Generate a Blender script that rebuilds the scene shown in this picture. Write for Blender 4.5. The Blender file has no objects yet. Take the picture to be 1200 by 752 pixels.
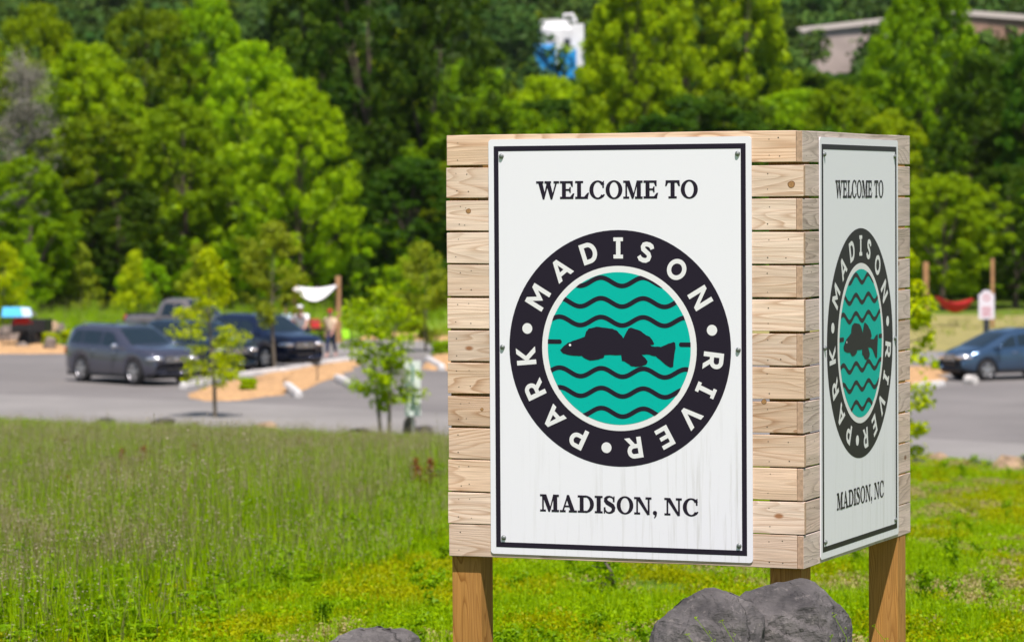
import bpy, math, random
import numpy as np
from mathutils import Vector, Matrix, noise

# ------------------------------------------------------------------ camera, light, exposure
sc = bpy.context.scene
col = sc.collection
CAM_Z = 5.6
PITCH, ROLL, FPX = -0.0366, -0.0062, 4000.0
_fw = Vector((0, math.cos(PITCH), math.sin(PITCH)))
_r0 = Vector((1, 0, 0)); _u0 = _r0.cross(_fw)
_r = math.cos(ROLL) * _r0 + math.sin(ROLL) * _u0
_u = math.cos(ROLL) * _u0 - math.sin(ROLL) * _r0
CAM = Vector((0, 0, CAM_Z))
cd = bpy.data.cameras.new('camera'); cam = bpy.data.objects.new('camera', cd); col.objects.link(cam)
m = Matrix.Identity(4)
for i in range(3):
    m[i][0], m[i][1], m[i][2], m[i][3] = _r[i], _u[i], -_fw[i], CAM[i]
cam.matrix_world = m
cd.sensor_width = 36; cd.lens = FPX / 1200 * 36; cd.clip_start = 0.5; cd.clip_end = 3000
sc.camera = cam
cd.dof.use_dof = True; cd.dof.focus_distance = 14.35; cd.dof.aperture_fstop = 4.8

SUN = Vector((0.09, -0.475, 1.0)).normalized()
w = bpy.data.worlds.new('World'); sc.world = w; w.use_nodes = True
nt = w.node_tree; bg = nt.nodes['Background']
sky = nt.nodes.new('ShaderNodeTexSky'); sky.sky_type = 'NISHITA'; sky.sun_disc = False
sky.sun_elevation = math.asin(SUN.z); sky.sun_rotation = math.atan2(SUN.x, SUN.y)
nt.links.new(sky.outputs[0], bg.inputs[0]); bg.inputs[1].default_value = 0.078
sd = bpy.data.lights.new('sun', 'SUN'); sd.energy = 5.0; sd.angle = math.radians(0.53); sd.color = (1, 0.905, 0.87)
so = bpy.data.objects.new('sun', sd); col.objects.link(so)
so.rotation_euler = (-SUN).to_track_quat('-Z', 'Y').to_euler(); so.location = (0, -20, 60)
sc.view_settings.view_transform = 'Standard'; sc.view_settings.look = 'None'
sc.view_settings.exposure = 0.45; sc.view_settings.gamma = 1
sc.cycles.max_bounces = 6; sc.cycles.diffuse_bounces = 2; sc.cycles.glossy_bounces = 3
sc.cycles.transmission_bounces = 4; sc.cycles.transparent_max_bounces = 6
sc.cycles.use_denoising = True; sc.cycles.sample_clamp_indirect = 4

# ------------------------------------------------------------------ helpers
rng = random.Random(7)
def ray(px, py):
    return ((px - 600) / FPX * _r + (376 - py) / FPX * _u + _fw)
def at(px, py, z=0.0):
    d = ray(px, py); return CAM + d * ((z - CAM_Z) / d.z)
def atd(px, py, dist):
    d = ray(px, py); return CAM + d * (dist / d.y)
def topx(p):
    d = Vector(p) - CAM; k = d.dot(_fw)
    return (600 + FPX * d.dot(_r) / k, 376 - FPX * d.dot(_u) / k)

def tag(o, label=None, cat=None, group=None, kind=None):
    if label: o['label'] = label
    if cat: o['category'] = cat
    if group: o['group'] = group
    if kind: o['kind'] = kind
    return o
def link(o, parent=None):
    col.objects.link(o)
    if parent is not None: o.parent = parent
    return o
def empty(name, loc=(0, 0, 0), rz=0.0):
    o = bpy.data.objects.new(name, None); col.objects.link(o)
    o.location = loc; o.rotation_euler = (0, 0, rz); o.empty_display_size = .2
    return o
def mesh_np(name, V, F, mats=None, smooth=False):
    """V (n,3) array, F (m,k) int array with equal-sized faces"""
    me = bpy.data.meshes.new(name)
    V = np.asarray(V, dtype=np.float32); F = np.asarray(F, dtype=np.int32)
    me.vertices.add(len(V)); me.vertices.foreach_set('co', V.ravel())
    k = F.shape[1]
    me.loops.add(F.size); me.loops.foreach_set('vertex_index', F.ravel())
    me.polygons.add(len(F)); me.polygons.foreach_set('loop_start', np.arange(0, F.size, k, dtype=np.int32))
    if smooth: me.polygons.foreach_set('use_smooth', np.ones(len(F), dtype=bool))
    me.update(calc_edges=True)
    for mt in (mats or []): me.materials.append(mt)
    return me
class MB:
    def __init__(s): s.v = []; s.f = []; s.m = []
    def add(s, vs, fs, mi=0):
        b = len(s.v); s.v += [tuple(p) for p in vs]; s.f += [tuple(b + i for i in f) for f in fs]; s.m += [mi] * len(fs)
    def box(s, x0, x1, y0, y1, z0, z1, mi=0, M=None):
        vs = [Vector((x, y, z)) for x in (x0, x1) for y in (y0, y1) for z in (z0, z1)]
        if M: vs = [M @ v for v in vs]
        s.add(vs, [(0, 1, 3, 2), (4, 6, 7, 5), (0, 4, 5, 1), (2, 3, 7, 6), (0, 2, 6, 4), (1, 5, 7, 3)], mi)
    def tube(s, pts, rads, n=8, mi=0, cap=True):
        pts = [Vector(p) for p in pts]; rings = []
        if not hasattr(rads, '__len__'): rads = [rads] * len(pts)
        b = len(s.v)
        for i, p in enumerate(pts):
            t = (pts[min(i + 1, len(pts) - 1)] - pts[max(i - 1, 0)]).normalized()
            a = t.cross(Vector((0, 0, 1)) if abs(t.z) < .9 else Vector((1, 0, 0))).normalized(); c = t.cross(a)
            for k in range(n):
                an = 2 * math.pi * k / n
                s.v.append(tuple(p + (a * math.cos(an) + c * math.sin(an)) * rads[i]))
        for i in range(len(pts) - 1):
            for k in range(n):
                k2 = (k + 1) % n
                s.f.append((b + i * n + k, b + i * n + k2, b + (i + 1) * n + k2, b + (i + 1) * n + k)); s.m.append(mi)
        if cap:
            s.f.append(tuple(b + k for k in range(n))); s.m.append(mi)
            e = b + (len(pts) - 1) * n; s.f.append(tuple(e + n - 1 - k for k in range(n))); s.m.append(mi)
    def ellipsoid(s, c, r, nu=12, nv=8, mi=0, M=None):
        vs = []; fs = []
        for j in range(nv + 1):
            ph = math.pi * j / nv
            for i in range(nu):
                th = 2 * math.pi * i / nu
                v = Vector((c[0] + r[0] * math.sin(ph) * math.cos(th), c[1] + r[1] * math.sin(ph) * math.sin(th), c[2] + r[2] * math.cos(ph)))
                vs.append(M @ v if M else v)
        for j in range(nv):
            for i in range(nu):
                i2 = (i + 1) % nu; fs.append((j * nu + i, (j + 1) * nu + i, (j + 1) * nu + i2, j * nu + i2))
        s.add(vs, fs, mi)
    def build(s, name, mats, parent=None, smooth=False, bevel=0.0):
        me = bpy.data.meshes.new(name); me.from_pydata(s.v, [], s.f)
        if not isinstance(mats, (list, tuple)): mats = [mats]
        for mt in mats: me.materials.append(mt)
        if len(mats) > 1: me.polygons.foreach_set('material_index', s.m)
        if smooth: me.polygons.foreach_set('use_smooth', [True] * len(s.f))
        me.update()
        o = link(bpy.data.objects.new(name, me), parent)
        if bevel:
            b = o.modifiers.new('bevel', 'BEVEL'); b.width = bevel; b.segments = 2; b.limit_method = 'ANGLE'
        return o
def copy_tree(o, parent=None):
    c = o.copy(); col.objects.link(c); c.parent = parent
    for ch in o.children: copy_tree(ch, c)
    return c

# ------------------------------------------------------------------ materials
def mat(name):
    m = bpy.data.materials.new(name); m.use_nodes = True
    nt = m.node_tree; return m, nt, nt.nodes['Principled BSDF'], nt.nodes, nt.links
def plain(name, c, rough=.6, metal=0.0, spec=.5, coat=0.0, bump=0.0, bscale=40, var=0.0, vscale=5):
    m, nt, b, N, L = mat(name)
    b.inputs['Base Color'].default_value = (*c, 1); b.inputs['Roughness'].default_value = rough
    b.inputs['Metallic'].default_value = metal; b.inputs['Specular IOR Level'].default_value = spec
    b.inputs['Coat Weight'].default_value = coat
    tc = N.new('ShaderNodeTexCoord')
    if var:
        n = N.new('ShaderNodeTexNoise'); n.inputs['Scale'].default_value = vscale; n.inputs['Detail'].default_value = 6
        L.new(tc.outputs['Object'], n.inputs['Vector'])
        r = N.new('ShaderNodeMapRange'); r.inputs[1].default_value = .3; r.inputs[2].default_value = .7
        r.inputs[3].default_value = 1 - var; r.inputs[4].default_value = 1 + var
        L.new(n.outputs[0], r.inputs[0])
        mx = N.new('ShaderNodeVectorMath'); mx.operation = 'SCALE'; mx.inputs[0].default_value = c
        L.new(r.outputs[0], mx.inputs['Scale']); L.new(mx.outputs[0], b.inputs['Base Color'])
    if bump:
        n = N.new('ShaderNodeTexNoise'); n.inputs['Scale'].default_value = bscale; n.inputs['Detail'].default_value = 5
        L.new(tc.outputs['Object'], n.inputs['Vector'])
        bp = N.new('ShaderNodeBump'); bp.inputs['Strength'].default_value = bump; bp.inputs['Distance'].default_value = .02
        L.new(n.outputs[0], bp.inputs['Height']); L.new(bp.outputs[0], b.inputs['Normal'])
    return m
def glassy(name, c=(.02, .03, .035)):
    return plain(name, c, rough=.06, spec=.9)

def leaf_mat(name, dark, light, trans=.35, objvar=.25):
    """foliage: colour varies per leaf and per plant; light passes through"""
    m = bpy.data.materials.new(name); m.use_nodes = True; nt = m.node_tree; N = nt.nodes; L = nt.links
    N.clear(); out = N.new('ShaderNodeOutputMaterial')
    geo = N.new('ShaderNodeNewGeometry'); oi = N.new('ShaderNodeObjectInfo')
    ramp = N.new('ShaderNodeMix'); ramp.data_type = 'RGBA'
    ramp.inputs['A'].default_value = (*dark, 1); ramp.inputs['B'].default_value = (*light, 1)
    L.new(geo.outputs['Random Per Island'], ramp.inputs['Factor'])
    hs = N.new('ShaderNodeHueSaturation')
    mr = N.new('ShaderNodeMapRange'); mr.inputs[3].default_value = 1 - objvar; mr.inputs[4].default_value = 1 + objvar
    L.new(oi.outputs['Random'], mr.inputs[0]); L.new(mr.outputs[0], hs.inputs['Value'])
    mh = N.new('ShaderNodeMapRange'); mh.inputs[3].default_value = .5 - .06 * objvar; mh.inputs[4].default_value = .5 + .06 * objvar
    ml = N.new('ShaderNodeMath'); ml.operation = 'MULTIPLY'; ml.inputs[1].default_value = 7.13
    fr = N.new('ShaderNodeMath'); fr.operation = 'FRACT'
    L.new(oi.outputs['Random'], ml.inputs[0]); L.new(ml.outputs[0], fr.inputs[0]); L.new(fr.outputs[0], mh.inputs[0]); L.new(mh.outputs[0], hs.inputs['Hue'])
    L.new(ramp.outputs['Result'], hs.inputs['Color'])
    d = N.new('ShaderNodeBsdfDiffuse'); t = N.new('ShaderNodeBsdfTranslucent'); mx = N.new('ShaderNodeMixShader')
    tg = N.new('ShaderNodeMix'); tg.data_type = 'RGBA'; tg.blend_type = 'MULTIPLY'; tg.inputs['Factor'].default_value = 1
    tg.inputs['B'].default_value = (1.7, 1.4, .2, 1)
    L.new(hs.outputs[0], tg.inputs['A']); L.new(hs.outputs[0], d.inputs[0]); L.new(tg.outputs['Result'], t.inputs[0])
    mx.inputs[0].default_value = trans; L.new(d.outputs[0], mx.inputs[1]); L.new(t.outputs[0], mx.inputs[2])
    g = N.new('ShaderNodeBsdfGlossy'); g.inputs['Roughness'].default_value = .45; g.inputs[0].default_value = (.9, .95, 1, 1)
    m2 = N.new('ShaderNodeMixShader'); m2.inputs[0].default_value = .004
    L.new(mx.outputs[0], m2.inputs[1]); L.new(g.outputs[0], m2.inputs[2]); L.new(m2.outputs[0], out.inputs[0])
    return m

def wood_mat(name, pale, dark, grey, grey_amt, knots=True, scale=1.0):
    """sawn softwood: grain runs along the object's local X; every board samples its own piece of the log"""
    m, nt, b, N, L = mat(name)
    tc = N.new('ShaderNodeTexCoord'); oi = N.new('ShaderNodeObjectInfo')
    off = N.new('ShaderNodeCombineXYZ')
    for k, (mul, sub) in enumerate(((37.0, 0), (1.2, .6), (1.5, .75))):
        a = N.new('ShaderNodeMath'); a.operation = 'MULTIPLY'; a.inputs[1].default_value = (13.7, 29.3, 51.1)[k]
        f = N.new('ShaderNodeMath'); f.operation = 'FRACT'
        g = N.new('ShaderNodeMath'); g.operation = 'MULTIPLY_ADD'; g.inputs[1].default_value = mul; g.inputs[2].default_value = -sub
        L.new(oi.outputs['Random'], a.inputs[0]); L.new(a.outputs[0], f.inputs[0]); L.new(f.outputs[0], g.inputs[0]); L.new(g.outputs[0], off.inputs[k])
    ad = N.new('ShaderNodeVectorMath'); L.new(tc.outputs['Object'], ad.inputs[0]); L.new(off.outputs[0], ad.inputs[1])
    # the log bends slowly along its length, so rings come out as cathedral arches
    mp = N.new('ShaderNodeMapping'); mp.inputs['Scale'].default_value = (.6 * scale, 5.5 * scale, 5.5 * scale)
    L.new(ad.outputs[0], mp.inputs[0])
    n1 = N.new('ShaderNodeTexNoise'); n1.inputs['Scale'].default_value = 1.0; n1.inputs['Detail'].default_value = 2.0
    L.new(mp.outputs[0], n1.inputs['Vector'])
    ring = N.new('ShaderNodeMath'); ring.operation = 'MULTIPLY'; ring.inputs[1].default_value = 26
    L.new(n1.outputs[0], ring.inputs[0])
    fr = N.new('ShaderNodeMath'); fr.operation = 'FRACT'; L.new(ring.outputs[0], fr.inputs[0])
    cr = N.new('ShaderNodeValToRGB'); e = cr.color_ramp.elements
    e[0].position = 0; e[0].color = (*pale, 1); e[1].position = 1; e[1].color = (*dark, 1)
    k = e.new(.55); k.color = tuple(.75 * pale[i] + .25 * dark[i] for i in range(3)) + (1,)
    k = e.new(.88); k.color = (*dark, 1); k = e.new(.97); k.color = (*pale, 1); e[-1].color = (*pale, 1)
    L.new(fr.outputs[0], cr.inputs[0])
    # fine fibre
    mp2 = N.new('ShaderNodeMapping'); mp2.inputs['Scale'].default_value = (6, 220, 220); L.new(ad.outputs[0], mp2.inputs[0])
    n2 = N.new('ShaderNodeTexNoise'); n2.inputs['Detail'].default_value = 3; n2.inputs['Scale'].default_value = 1; L.new(mp2.outputs[0], n2.inputs['Vector'])
    # blotches of weathering
    mp3 = N.new('ShaderNodeMapping'); mp3.inputs['Scale'].default_value = (2.0, 14, 14); L.new(ad.outputs[0], mp3.inputs[0])
    n3 = N.new('ShaderNodeTexNoise'); n3.inputs['Detail'].default_value = 6; n3.inputs['Scale'].default_value = 1; L.new(mp3.outputs[0], n3.inputs['Vector'])
    soft = N.new('ShaderNodeMix'); soft.data_type = 'RGBA'; soft.inputs['B'].default_value = (*[.6 * pale[i] + .4 * dark[i] for i in range(3)], 1)
    L.new(cr.outputs[0], soft.inputs['A'])
    so_ = N.new('ShaderNodeMapRange'); so_.inputs[1].default_value = .35; so_.inputs[2].default_value = .75; so_.inputs[4].default_value = .55
    L.new(n3.outputs[0], so_.inputs[0]); L.new(so_.outputs[0], soft.inputs['Factor'])
    mg = N.new('ShaderNodeMix'); mg.data_type = 'RGBA'; mg.inputs['B'].default_value = (*grey, 1)
    mr = N.new('ShaderNodeMapRange'); mr.inputs[1].default_value = .3; mr.inputs[2].default_value = .7
    mr.inputs[3].default_value = max(0, grey_amt - .25); mr.inputs[4].default_value = min(1, grey_amt + .25)
    ra = N.new('ShaderNodeMath'); ra.operation = 'MULTIPLY_ADD'; ra.inputs[1].default_value = .5; ra.inputs[2].default_value = .25
    L.new(oi.outputs['Random'], ra.inputs[0])
    av = N.new('ShaderNodeMath'); av.operation = 'MULTIPLY_ADD'; av.inputs[1].default_value = .6; L.new(n3.outputs[0], av.inputs[0])
    av2 = N.new('ShaderNodeMath'); av2.operation = 'MULTIPLY'; av2.inputs[1].default_value = .4; L.new(ra.outputs[0], av2.inputs[0]); L.new(av2.outputs[0], av.inputs[2])
    L.new(av.outputs[0], mr.inputs[0]); L.new(mr.outputs[0], mg.inputs['Factor']); L.new(soft.outputs['Result'], mg.inputs['A'])
    fib = N.new('ShaderNodeMapRange'); fib.inputs[1].default_value = .3; fib.inputs[2].default_value = .7; fib.inputs[3].default_value = .82; fib.inputs[4].default_value = 1.1
    L.new(n2.outputs[0], fib.inputs[0])
    # small knots
    last = mg.outputs['Result']
    if knots:
        mp4 = N.new('ShaderNodeMapping'); mp4.inputs['Scale'].default_value = (3.2, 6, 6); L.new(ad.outputs[0], mp4.inputs[0])
        vo = N.new('ShaderNodeTexVoronoi'); vo.inputs['Scale'].default_value = 1.0; vo.inputs['Randomness'].default_value = 1; L.new(mp4.outputs[0], vo.inputs['Vector'])
        kr = N.new('ShaderNodeMapRange'); kr.inputs[1].default_value = .045; kr.inputs[2].default_value = .085; kr.inputs[3].default_value = .9; kr.inputs[4].default_value = 0
        L.new(vo.outputs[0], kr.inputs[0])
        km = N.new('ShaderNodeMix'); km.data_type = 'RGBA'; km.inputs['B'].default_value = (dark[0] * .8, dark[1] * .62, dark[2] * .5, 1)
        L.new(kr.outputs[0], km.inputs['Factor']); L.new(last, km.inputs['A']); last = km.outputs['Result']
    r7 = N.new('ShaderNodeMath'); r7.operation = 'MULTIPLY'; r7.inputs[1].default_value = 91.7; L.new(oi.outputs['Random'], r7.inputs[0])
    f7 = N.new('ShaderNodeMath'); f7.operation = 'FRACT'; L.new(r7.outputs[0], f7.inputs[0])
    m7 = N.new('ShaderNodeMapRange'); m7.inputs[1].default_value = .35; m7.inputs[2].default_value = 1; m7.inputs[4].default_value = .7; L.new(f7.outputs[0], m7.inputs[0])
    x7 = N.new('ShaderNodeMix'); x7.data_type = 'RGBA'; x7.blend_type = 'MULTIPLY'; x7.inputs['B'].default_value = (1.0, .88, .74, 1)
    L.new(m7.outputs[0], x7.inputs['Factor']); L.new(last, x7.inputs['A']); last = x7.outputs['Result']
    sc_ = N.new('ShaderNodeVectorMath'); sc_.operation = 'SCALE'; L.new(last, sc_.inputs[0]); L.new(fib.outputs[0], sc_.inputs['Scale'])
    ov = N.new('ShaderNodeMapRange'); ov.inputs[3].default_value = .80; ov.inputs[4].default_value = 1.12
    L.new(oi.outputs['Random'], ov.inputs[0])
    sc2 = N.new('ShaderNodeVectorMath'); sc2.operation = 'SCALE'; L.new(sc_.outputs[0], sc2.inputs[0]); L.new(ov.outputs[0], sc2.inputs['Scale'])
    L.new(sc2.outputs[0], b.inputs['Base Color']); b.inputs['Roughness'].default_value = .75; b.inputs['Specular IOR Level'].default_value = .25
    bp = N.new('ShaderNodeBump'); bp.inputs['Strength'].default_value = .35; bp.inputs['Distance'].default_value = .002
    sm = N.new('ShaderNodeMath'); L.new(n2.outputs[0], sm.inputs[0]); L.new(fr.outputs[0], sm.inputs[1]); L.new(sm.outputs[0], bp.inputs['Height']); L.new(bp.outputs[0], b.inputs['Normal'])
    return m

M_BOARD = wood_mat('weathered_pine', (.80, .61, .46), (.42, .22, .10), (.74, .63, .54), .32)
M_BOARD_SIDE = wood_mat('weathered_pine_shaded', (.74, .59, .50), (.30, .21, .16), (.62, .53, .49), .45)  # same pine, greyed in colour for the less lit right-hand face
M_POST = wood_mat('treated_post_timber', (.50, .25, .06), (.27, .105, .014), (.38, .21, .08), .08, knots=True, scale=1.3)
M_ENDG = plain('end_grain', (.45, .30, .20), .8, var=.25, vscale=60)
M_BLACK = plain('sign_black', (.017, .012, .024), .42, spec=.2)
M_TEAL = plain('sign_teal', (.0, .44, .365), .5, spec=.15)
M_PRINTW = plain('sign_print_white', (.78, .78, .79), .4)
M_BOLT = plain('galvanised_bolt', (.20, .22, .21), .4, metal=.4, var=.2, vscale=200)
M_NAIL = plain('nail_dark', (.03, .025, .02), .6)
def panel_mat():
    m, nt, b, N, L = mat('sign_panel_white')
    tc = N.new('ShaderNodeTexCoord'); mp = N.new('ShaderNodeMapping'); mp.inputs['Scale'].default_value = (38, 1, 1.6)
    L.new(tc.outputs['Object'], mp.inputs[0])
    n = N.new('ShaderNodeTexNoise'); n.inputs['Scale'].default_value = 1; n.inputs['Detail'].default_value = 7; n.inputs['Roughness'].default_value = .65; L.new(mp.outputs[0], n.inputs['Vector'])
    r = N.new('ShaderNodeMapRange'); r.inputs[1].default_value = .52; r.inputs[2].default_value = .78; r.inputs[4].default_value = .75; L.new(n.outputs[0], r.inputs[0])
    sp = N.new('ShaderNodeSeparateXYZ'); L.new(tc.outputs['Object'], sp.inputs[0])
    # dirt has run down the lower part of the sheet, most of it on the right
    h = N.new('ShaderNodeMapRange'); h.inputs[1].default_value = .85; h.inputs[2].default_value = .25; L.new(sp.outputs[2], h.inputs[0])
    hx = N.new('ShaderNodeMapRange'); hx.inputs[1].default_value = -1.2; hx.inputs[2].default_value = -.1; hx.inputs[3].default_value = .25; hx.inputs[4].default_value = 1; L.new(sp.outputs[0], hx.inputs[0])
    m1 = N.new('ShaderNodeMath'); m1.operation = 'MULTIPLY'; L.new(r.outputs[0], m1.inputs[0]); L.new(h.outputs[0], m1.inputs[1])
    m2 = N.new('ShaderNodeMath'); m2.operation = 'MULTIPLY'; L.new(m1.outputs[0], m2.inputs[0]); L.new(hx.outputs[0], m2.inputs[1])
    mp2 = N.new('ShaderNodeMapping'); mp2.inputs['Scale'].default_value = (30, 1, 30); L.new(tc.outputs['Object'], mp2.inputs[0])
    vs = N.new('ShaderNodeTexNoise'); vs.inputs['Scale'].default_value = 3.0; vs.inputs['Detail'].default_value = 2; L.new(mp2.outputs[0], vs.inputs['Vector'])
    sp2 = N.new('ShaderNodeMapRange'); sp2.inputs[1].default_value = .74; sp2.inputs[2].default_value = .8; sp2.inputs[4].default_value = .35; L.new(vs.outputs[0], sp2.inputs[0])
    sm = N.new('ShaderNodeMath'); sm.use_clamp = True; L.new(m2.outputs[0], sm.inputs[0]); L.new(sp2.outputs[0], sm.inputs[1])
    mx = N.new('ShaderNodeMix'); mx.data_type = 'RGBA'; mx.inputs['A'].default_value = (.80, .80, .85, 1); mx.inputs['B'].default_value = (.42, .41, .37, 1)
    L.new(sm.outputs[0], mx.inputs['Factor']); L.new(mx.outputs['Result'], b.inputs['Base Color'])
    b.inputs['Roughness'].default_value = .35; b.inputs['Specular IOR Level'].default_value = .2
    return m
M_PANEL = panel_mat()

# ------------------------------------------------------------------ the welcome sign
PHI = -0.3908
_c, _s = math.cos(PHI), math.sin(PHI)
_ox, _oy = -4.3883, 13.9046
sign = empty('park_sign', (_c * _ox - _s * _oy, _s * _ox + _c * _oy, CAM_Z - 1.5983), PHI)
tag(sign, 'large two-sided corner sign of pale pine boards on square posts with two white welcome panels', 'sign')
WL, WS, HH, TH = 1.651, 1.671, 1.877, .028
pitch = HH / 13
def nails(parent, xs, h):
    nb = MB()
    for x in xs:
        for z in (.028, h - .030):
            xx = x + rng.uniform(-.008, .008); zz = z + rng.uniform(-.006, .006); r = rng.uniform(.0022, .0034)
            nb.add([(xx + r * math.cos(a * math.pi / 3), -.0008, zz + r * .8 * math.sin(a * math.pi / 3)) for a in range(6)], [tuple(range(6))])
    o = nb.build('nail_heads', M_NAIL, parent); o['kind'] = 'stuff'
for i in range(13):
    z0 = HH - (i + 1) * pitch + .0015; gap = rng.choice((.0065, .009, .0115, .0095, .008)); h = pitch - gap
    if i == 12: z0 = .0; h = pitch - .003
    long_front = (i % 2 == 1)
    # board on the front face: local x from 0 (left end) to its length
    L0 = WL + (.004 if long_front else -TH - .001)
    jit = rng.uniform(-.003, .003)
    b = MB(); n = 9; vs = []; fs = []
    for k in range(n + 1):
        x = L0 * k / n + (jit if k == 0 else 0); dz = .0009 * math.sin(k * 1.3 + i); dz2 = .0010 * math.sin(k * 1.1 + i * 2)
        vs += [(x, 0, dz), (x, 0, h + dz2), (x, TH, h + dz2), (x, TH, dz)]
    for k in range(n):
        a = 4 * k
        for j in range(4): fs.append((a + j, a + 4 + j, a + 4 + (j + 1) % 4, a + (j + 1) % 4))
    fs += [(0, 1, 2, 3), (4 * n + 3, 4 * n + 2, 4 * n + 1, 4 * n)]
    b.add(vs, fs)
    for mi in (len(b.m) - 1, len(b.m) - 2): b.m[mi] = 1
    o = b.build('board', [M_BOARD, M_ENDG], sign, bevel=.0022)
    o.location = (-WL, rng.uniform(-.0012, .0012), z0); o.rotation_euler = (0, rng.uniform(-.0012, .0012), 0)
    nails(o, (.055 + rng.uniform(-.01, .01), WL - .155, .09 + rng.uniform(0, .02)) if i % 3 else (.05, WL - .07 - (0 if long_front else .03), WL - .15), h)
    # board on the right-hand face: runs away from the camera
    y0 = (TH + .001) if long_front else -.001
    L1 = WS - y0; vs = []; fs = []
    for k in range(n + 1):
        x = L1 * k / n; dz = .0009 * math.sin(k * 1.7 + i * 3); dz2 = .0010 * math.sin(k * .9 + i)
        vs += [(x, 0, dz), (x, 0, h + dz2), (x, TH, h + dz2), (x, TH, dz)]
    for k in range(n):
        a = 4 * k
        for j in range(4): fs.append((a + j, a + 4 + j, a + 4 + (j + 1) % 4, a + (j + 1) % 4))
    fs += [(0, 1, 2, 3), (4 * n + 3, 4 * n + 2, 4 * n + 1, 4 * n)]
    b = MB(); b.add(vs, fs)
    for mi in (len(b.m) - 1, len(b.m) - 2): b.m[mi] = 1
    o = b.build('board', [M_BOARD_SIDE, M_ENDG], sign, bevel=.0022)
    o.location = (rng.uniform(-.0008, .0008), y0, z0); o.rotation_euler = (0, 0, math.pi / 2)
    nails(o, (.06, .13, L1 - .06), h)
M_KNOT = plain('knot_rim', (.17, .07, .025), .7); M_KNOTC = plain('knot_heart', (.36, .19, .07), .7, var=.35, vscale=220)
_boards = [o for o in sign.children if o.name.startswith('board')]
for (kx_, kz_, kr_) in ((-.050, 1.640, .0165), (-1.545, 1.532, .0125), (-.175, .712, .012), (-1.487, .655, .008)):
    bd = [o for o in _boards if abs(o.rotation_euler.z) < .1 and o.location.z - .002 <= kz_ <= o.location.z + .142][0]
    lx, lz = kx_ - bd.location.x, kz_ - bd.location.z
    for nm_, rr_, yy_, mt_ in (('knot', kr_, -.0004, M_KNOT), ('knot_heart', kr_ * .84, -.0009, M_KNOTC)):
        q = MB(); q.add([(lx + rr_ * (1 + .07 * math.sin(3 * a_ + kx_ * 9)) * math.cos(a_), yy_, lz + rr_ * .92 * (1 + .06 * math.sin(2 * a_)) * math.sin(a_)) for a_ in [k_ * math.pi / 10 for k_ in range(20)]], [tuple(range(20))]); q.build(nm_, mt_, bd)
for (px0, py0) in ((-1.650, .031), (-.162, .031), (-.142, 1.455)):
    b = MB(); b.box(0, 2.75 , -.07, .07, -.07, .07)
    o = b.build('post', M_POST, sign, bevel=.004)
    # grain runs along local x, so the post is laid along x and stood up
    o.rotation_euler = (0, -math.pi / 2, 0); o.location = (px0 + .07, py0 + .07, -.95)

# ---- lettering: every glyph is a list of polygons in units of the cap height
def stroke(pts, ws):
    pts = [Vector((p[0], p[1])) for p in pts]; out = []
    if not hasattr(ws, '__len__'): ws = [ws] * len(pts)
    Lp, Rp = [], []
    for i, p in enumerate(pts):
        a = pts[max(i - 1, 0)]; c = pts[min(i + 1, len(pts) - 1)]
        t = (c - a).normalized(); n = Vector((-t.y, t.x))
        k = 1.0
        if 0 < i < len(pts) - 1:
            t1 = (p - a).normalized(); k = 1 / max(.5, t.dot(t1))
        Lp.append(p + n * ws[i] / 2 * k); Rp.append(p - n * ws[i] / 2 * k)
    for i in range(len(pts) - 1):
        out.append([tuple(Lp[i]), tuple(Rp[i]), tuple(Rp[i + 1]), tuple(Lp[i + 1])])
    return [('strip', out)]
def rect(x0, y0, x1, y1): return [('poly', [[(x0, y0), (x1, y0), (x1, y1), (x0, y1)]])]
def poly(*p): return [('poly', [list(p)])]
def arc(cx, cy, rx, ry, a0, a1, wx, wy, n=28):
    """elliptical stroke, thick at the sides (wx), thin at top and bottom (wy)"""
    out = []; pr = None
    for i in range(n + 1):
        a = math.radians(a0 + (a1 - a0) * i / n)
        o = (cx + rx * math.cos(a), cy + ry * math.sin(a)); q = (cx + (rx - wx) * math.cos(a), cy + (ry - wy) * math.sin(a))
        if pr: out.append([pr[0], pr[1], q, o])
        pr = (o, q)
    return [('strip', out)]
ST, TN, SF = .225, .085, .095
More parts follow.
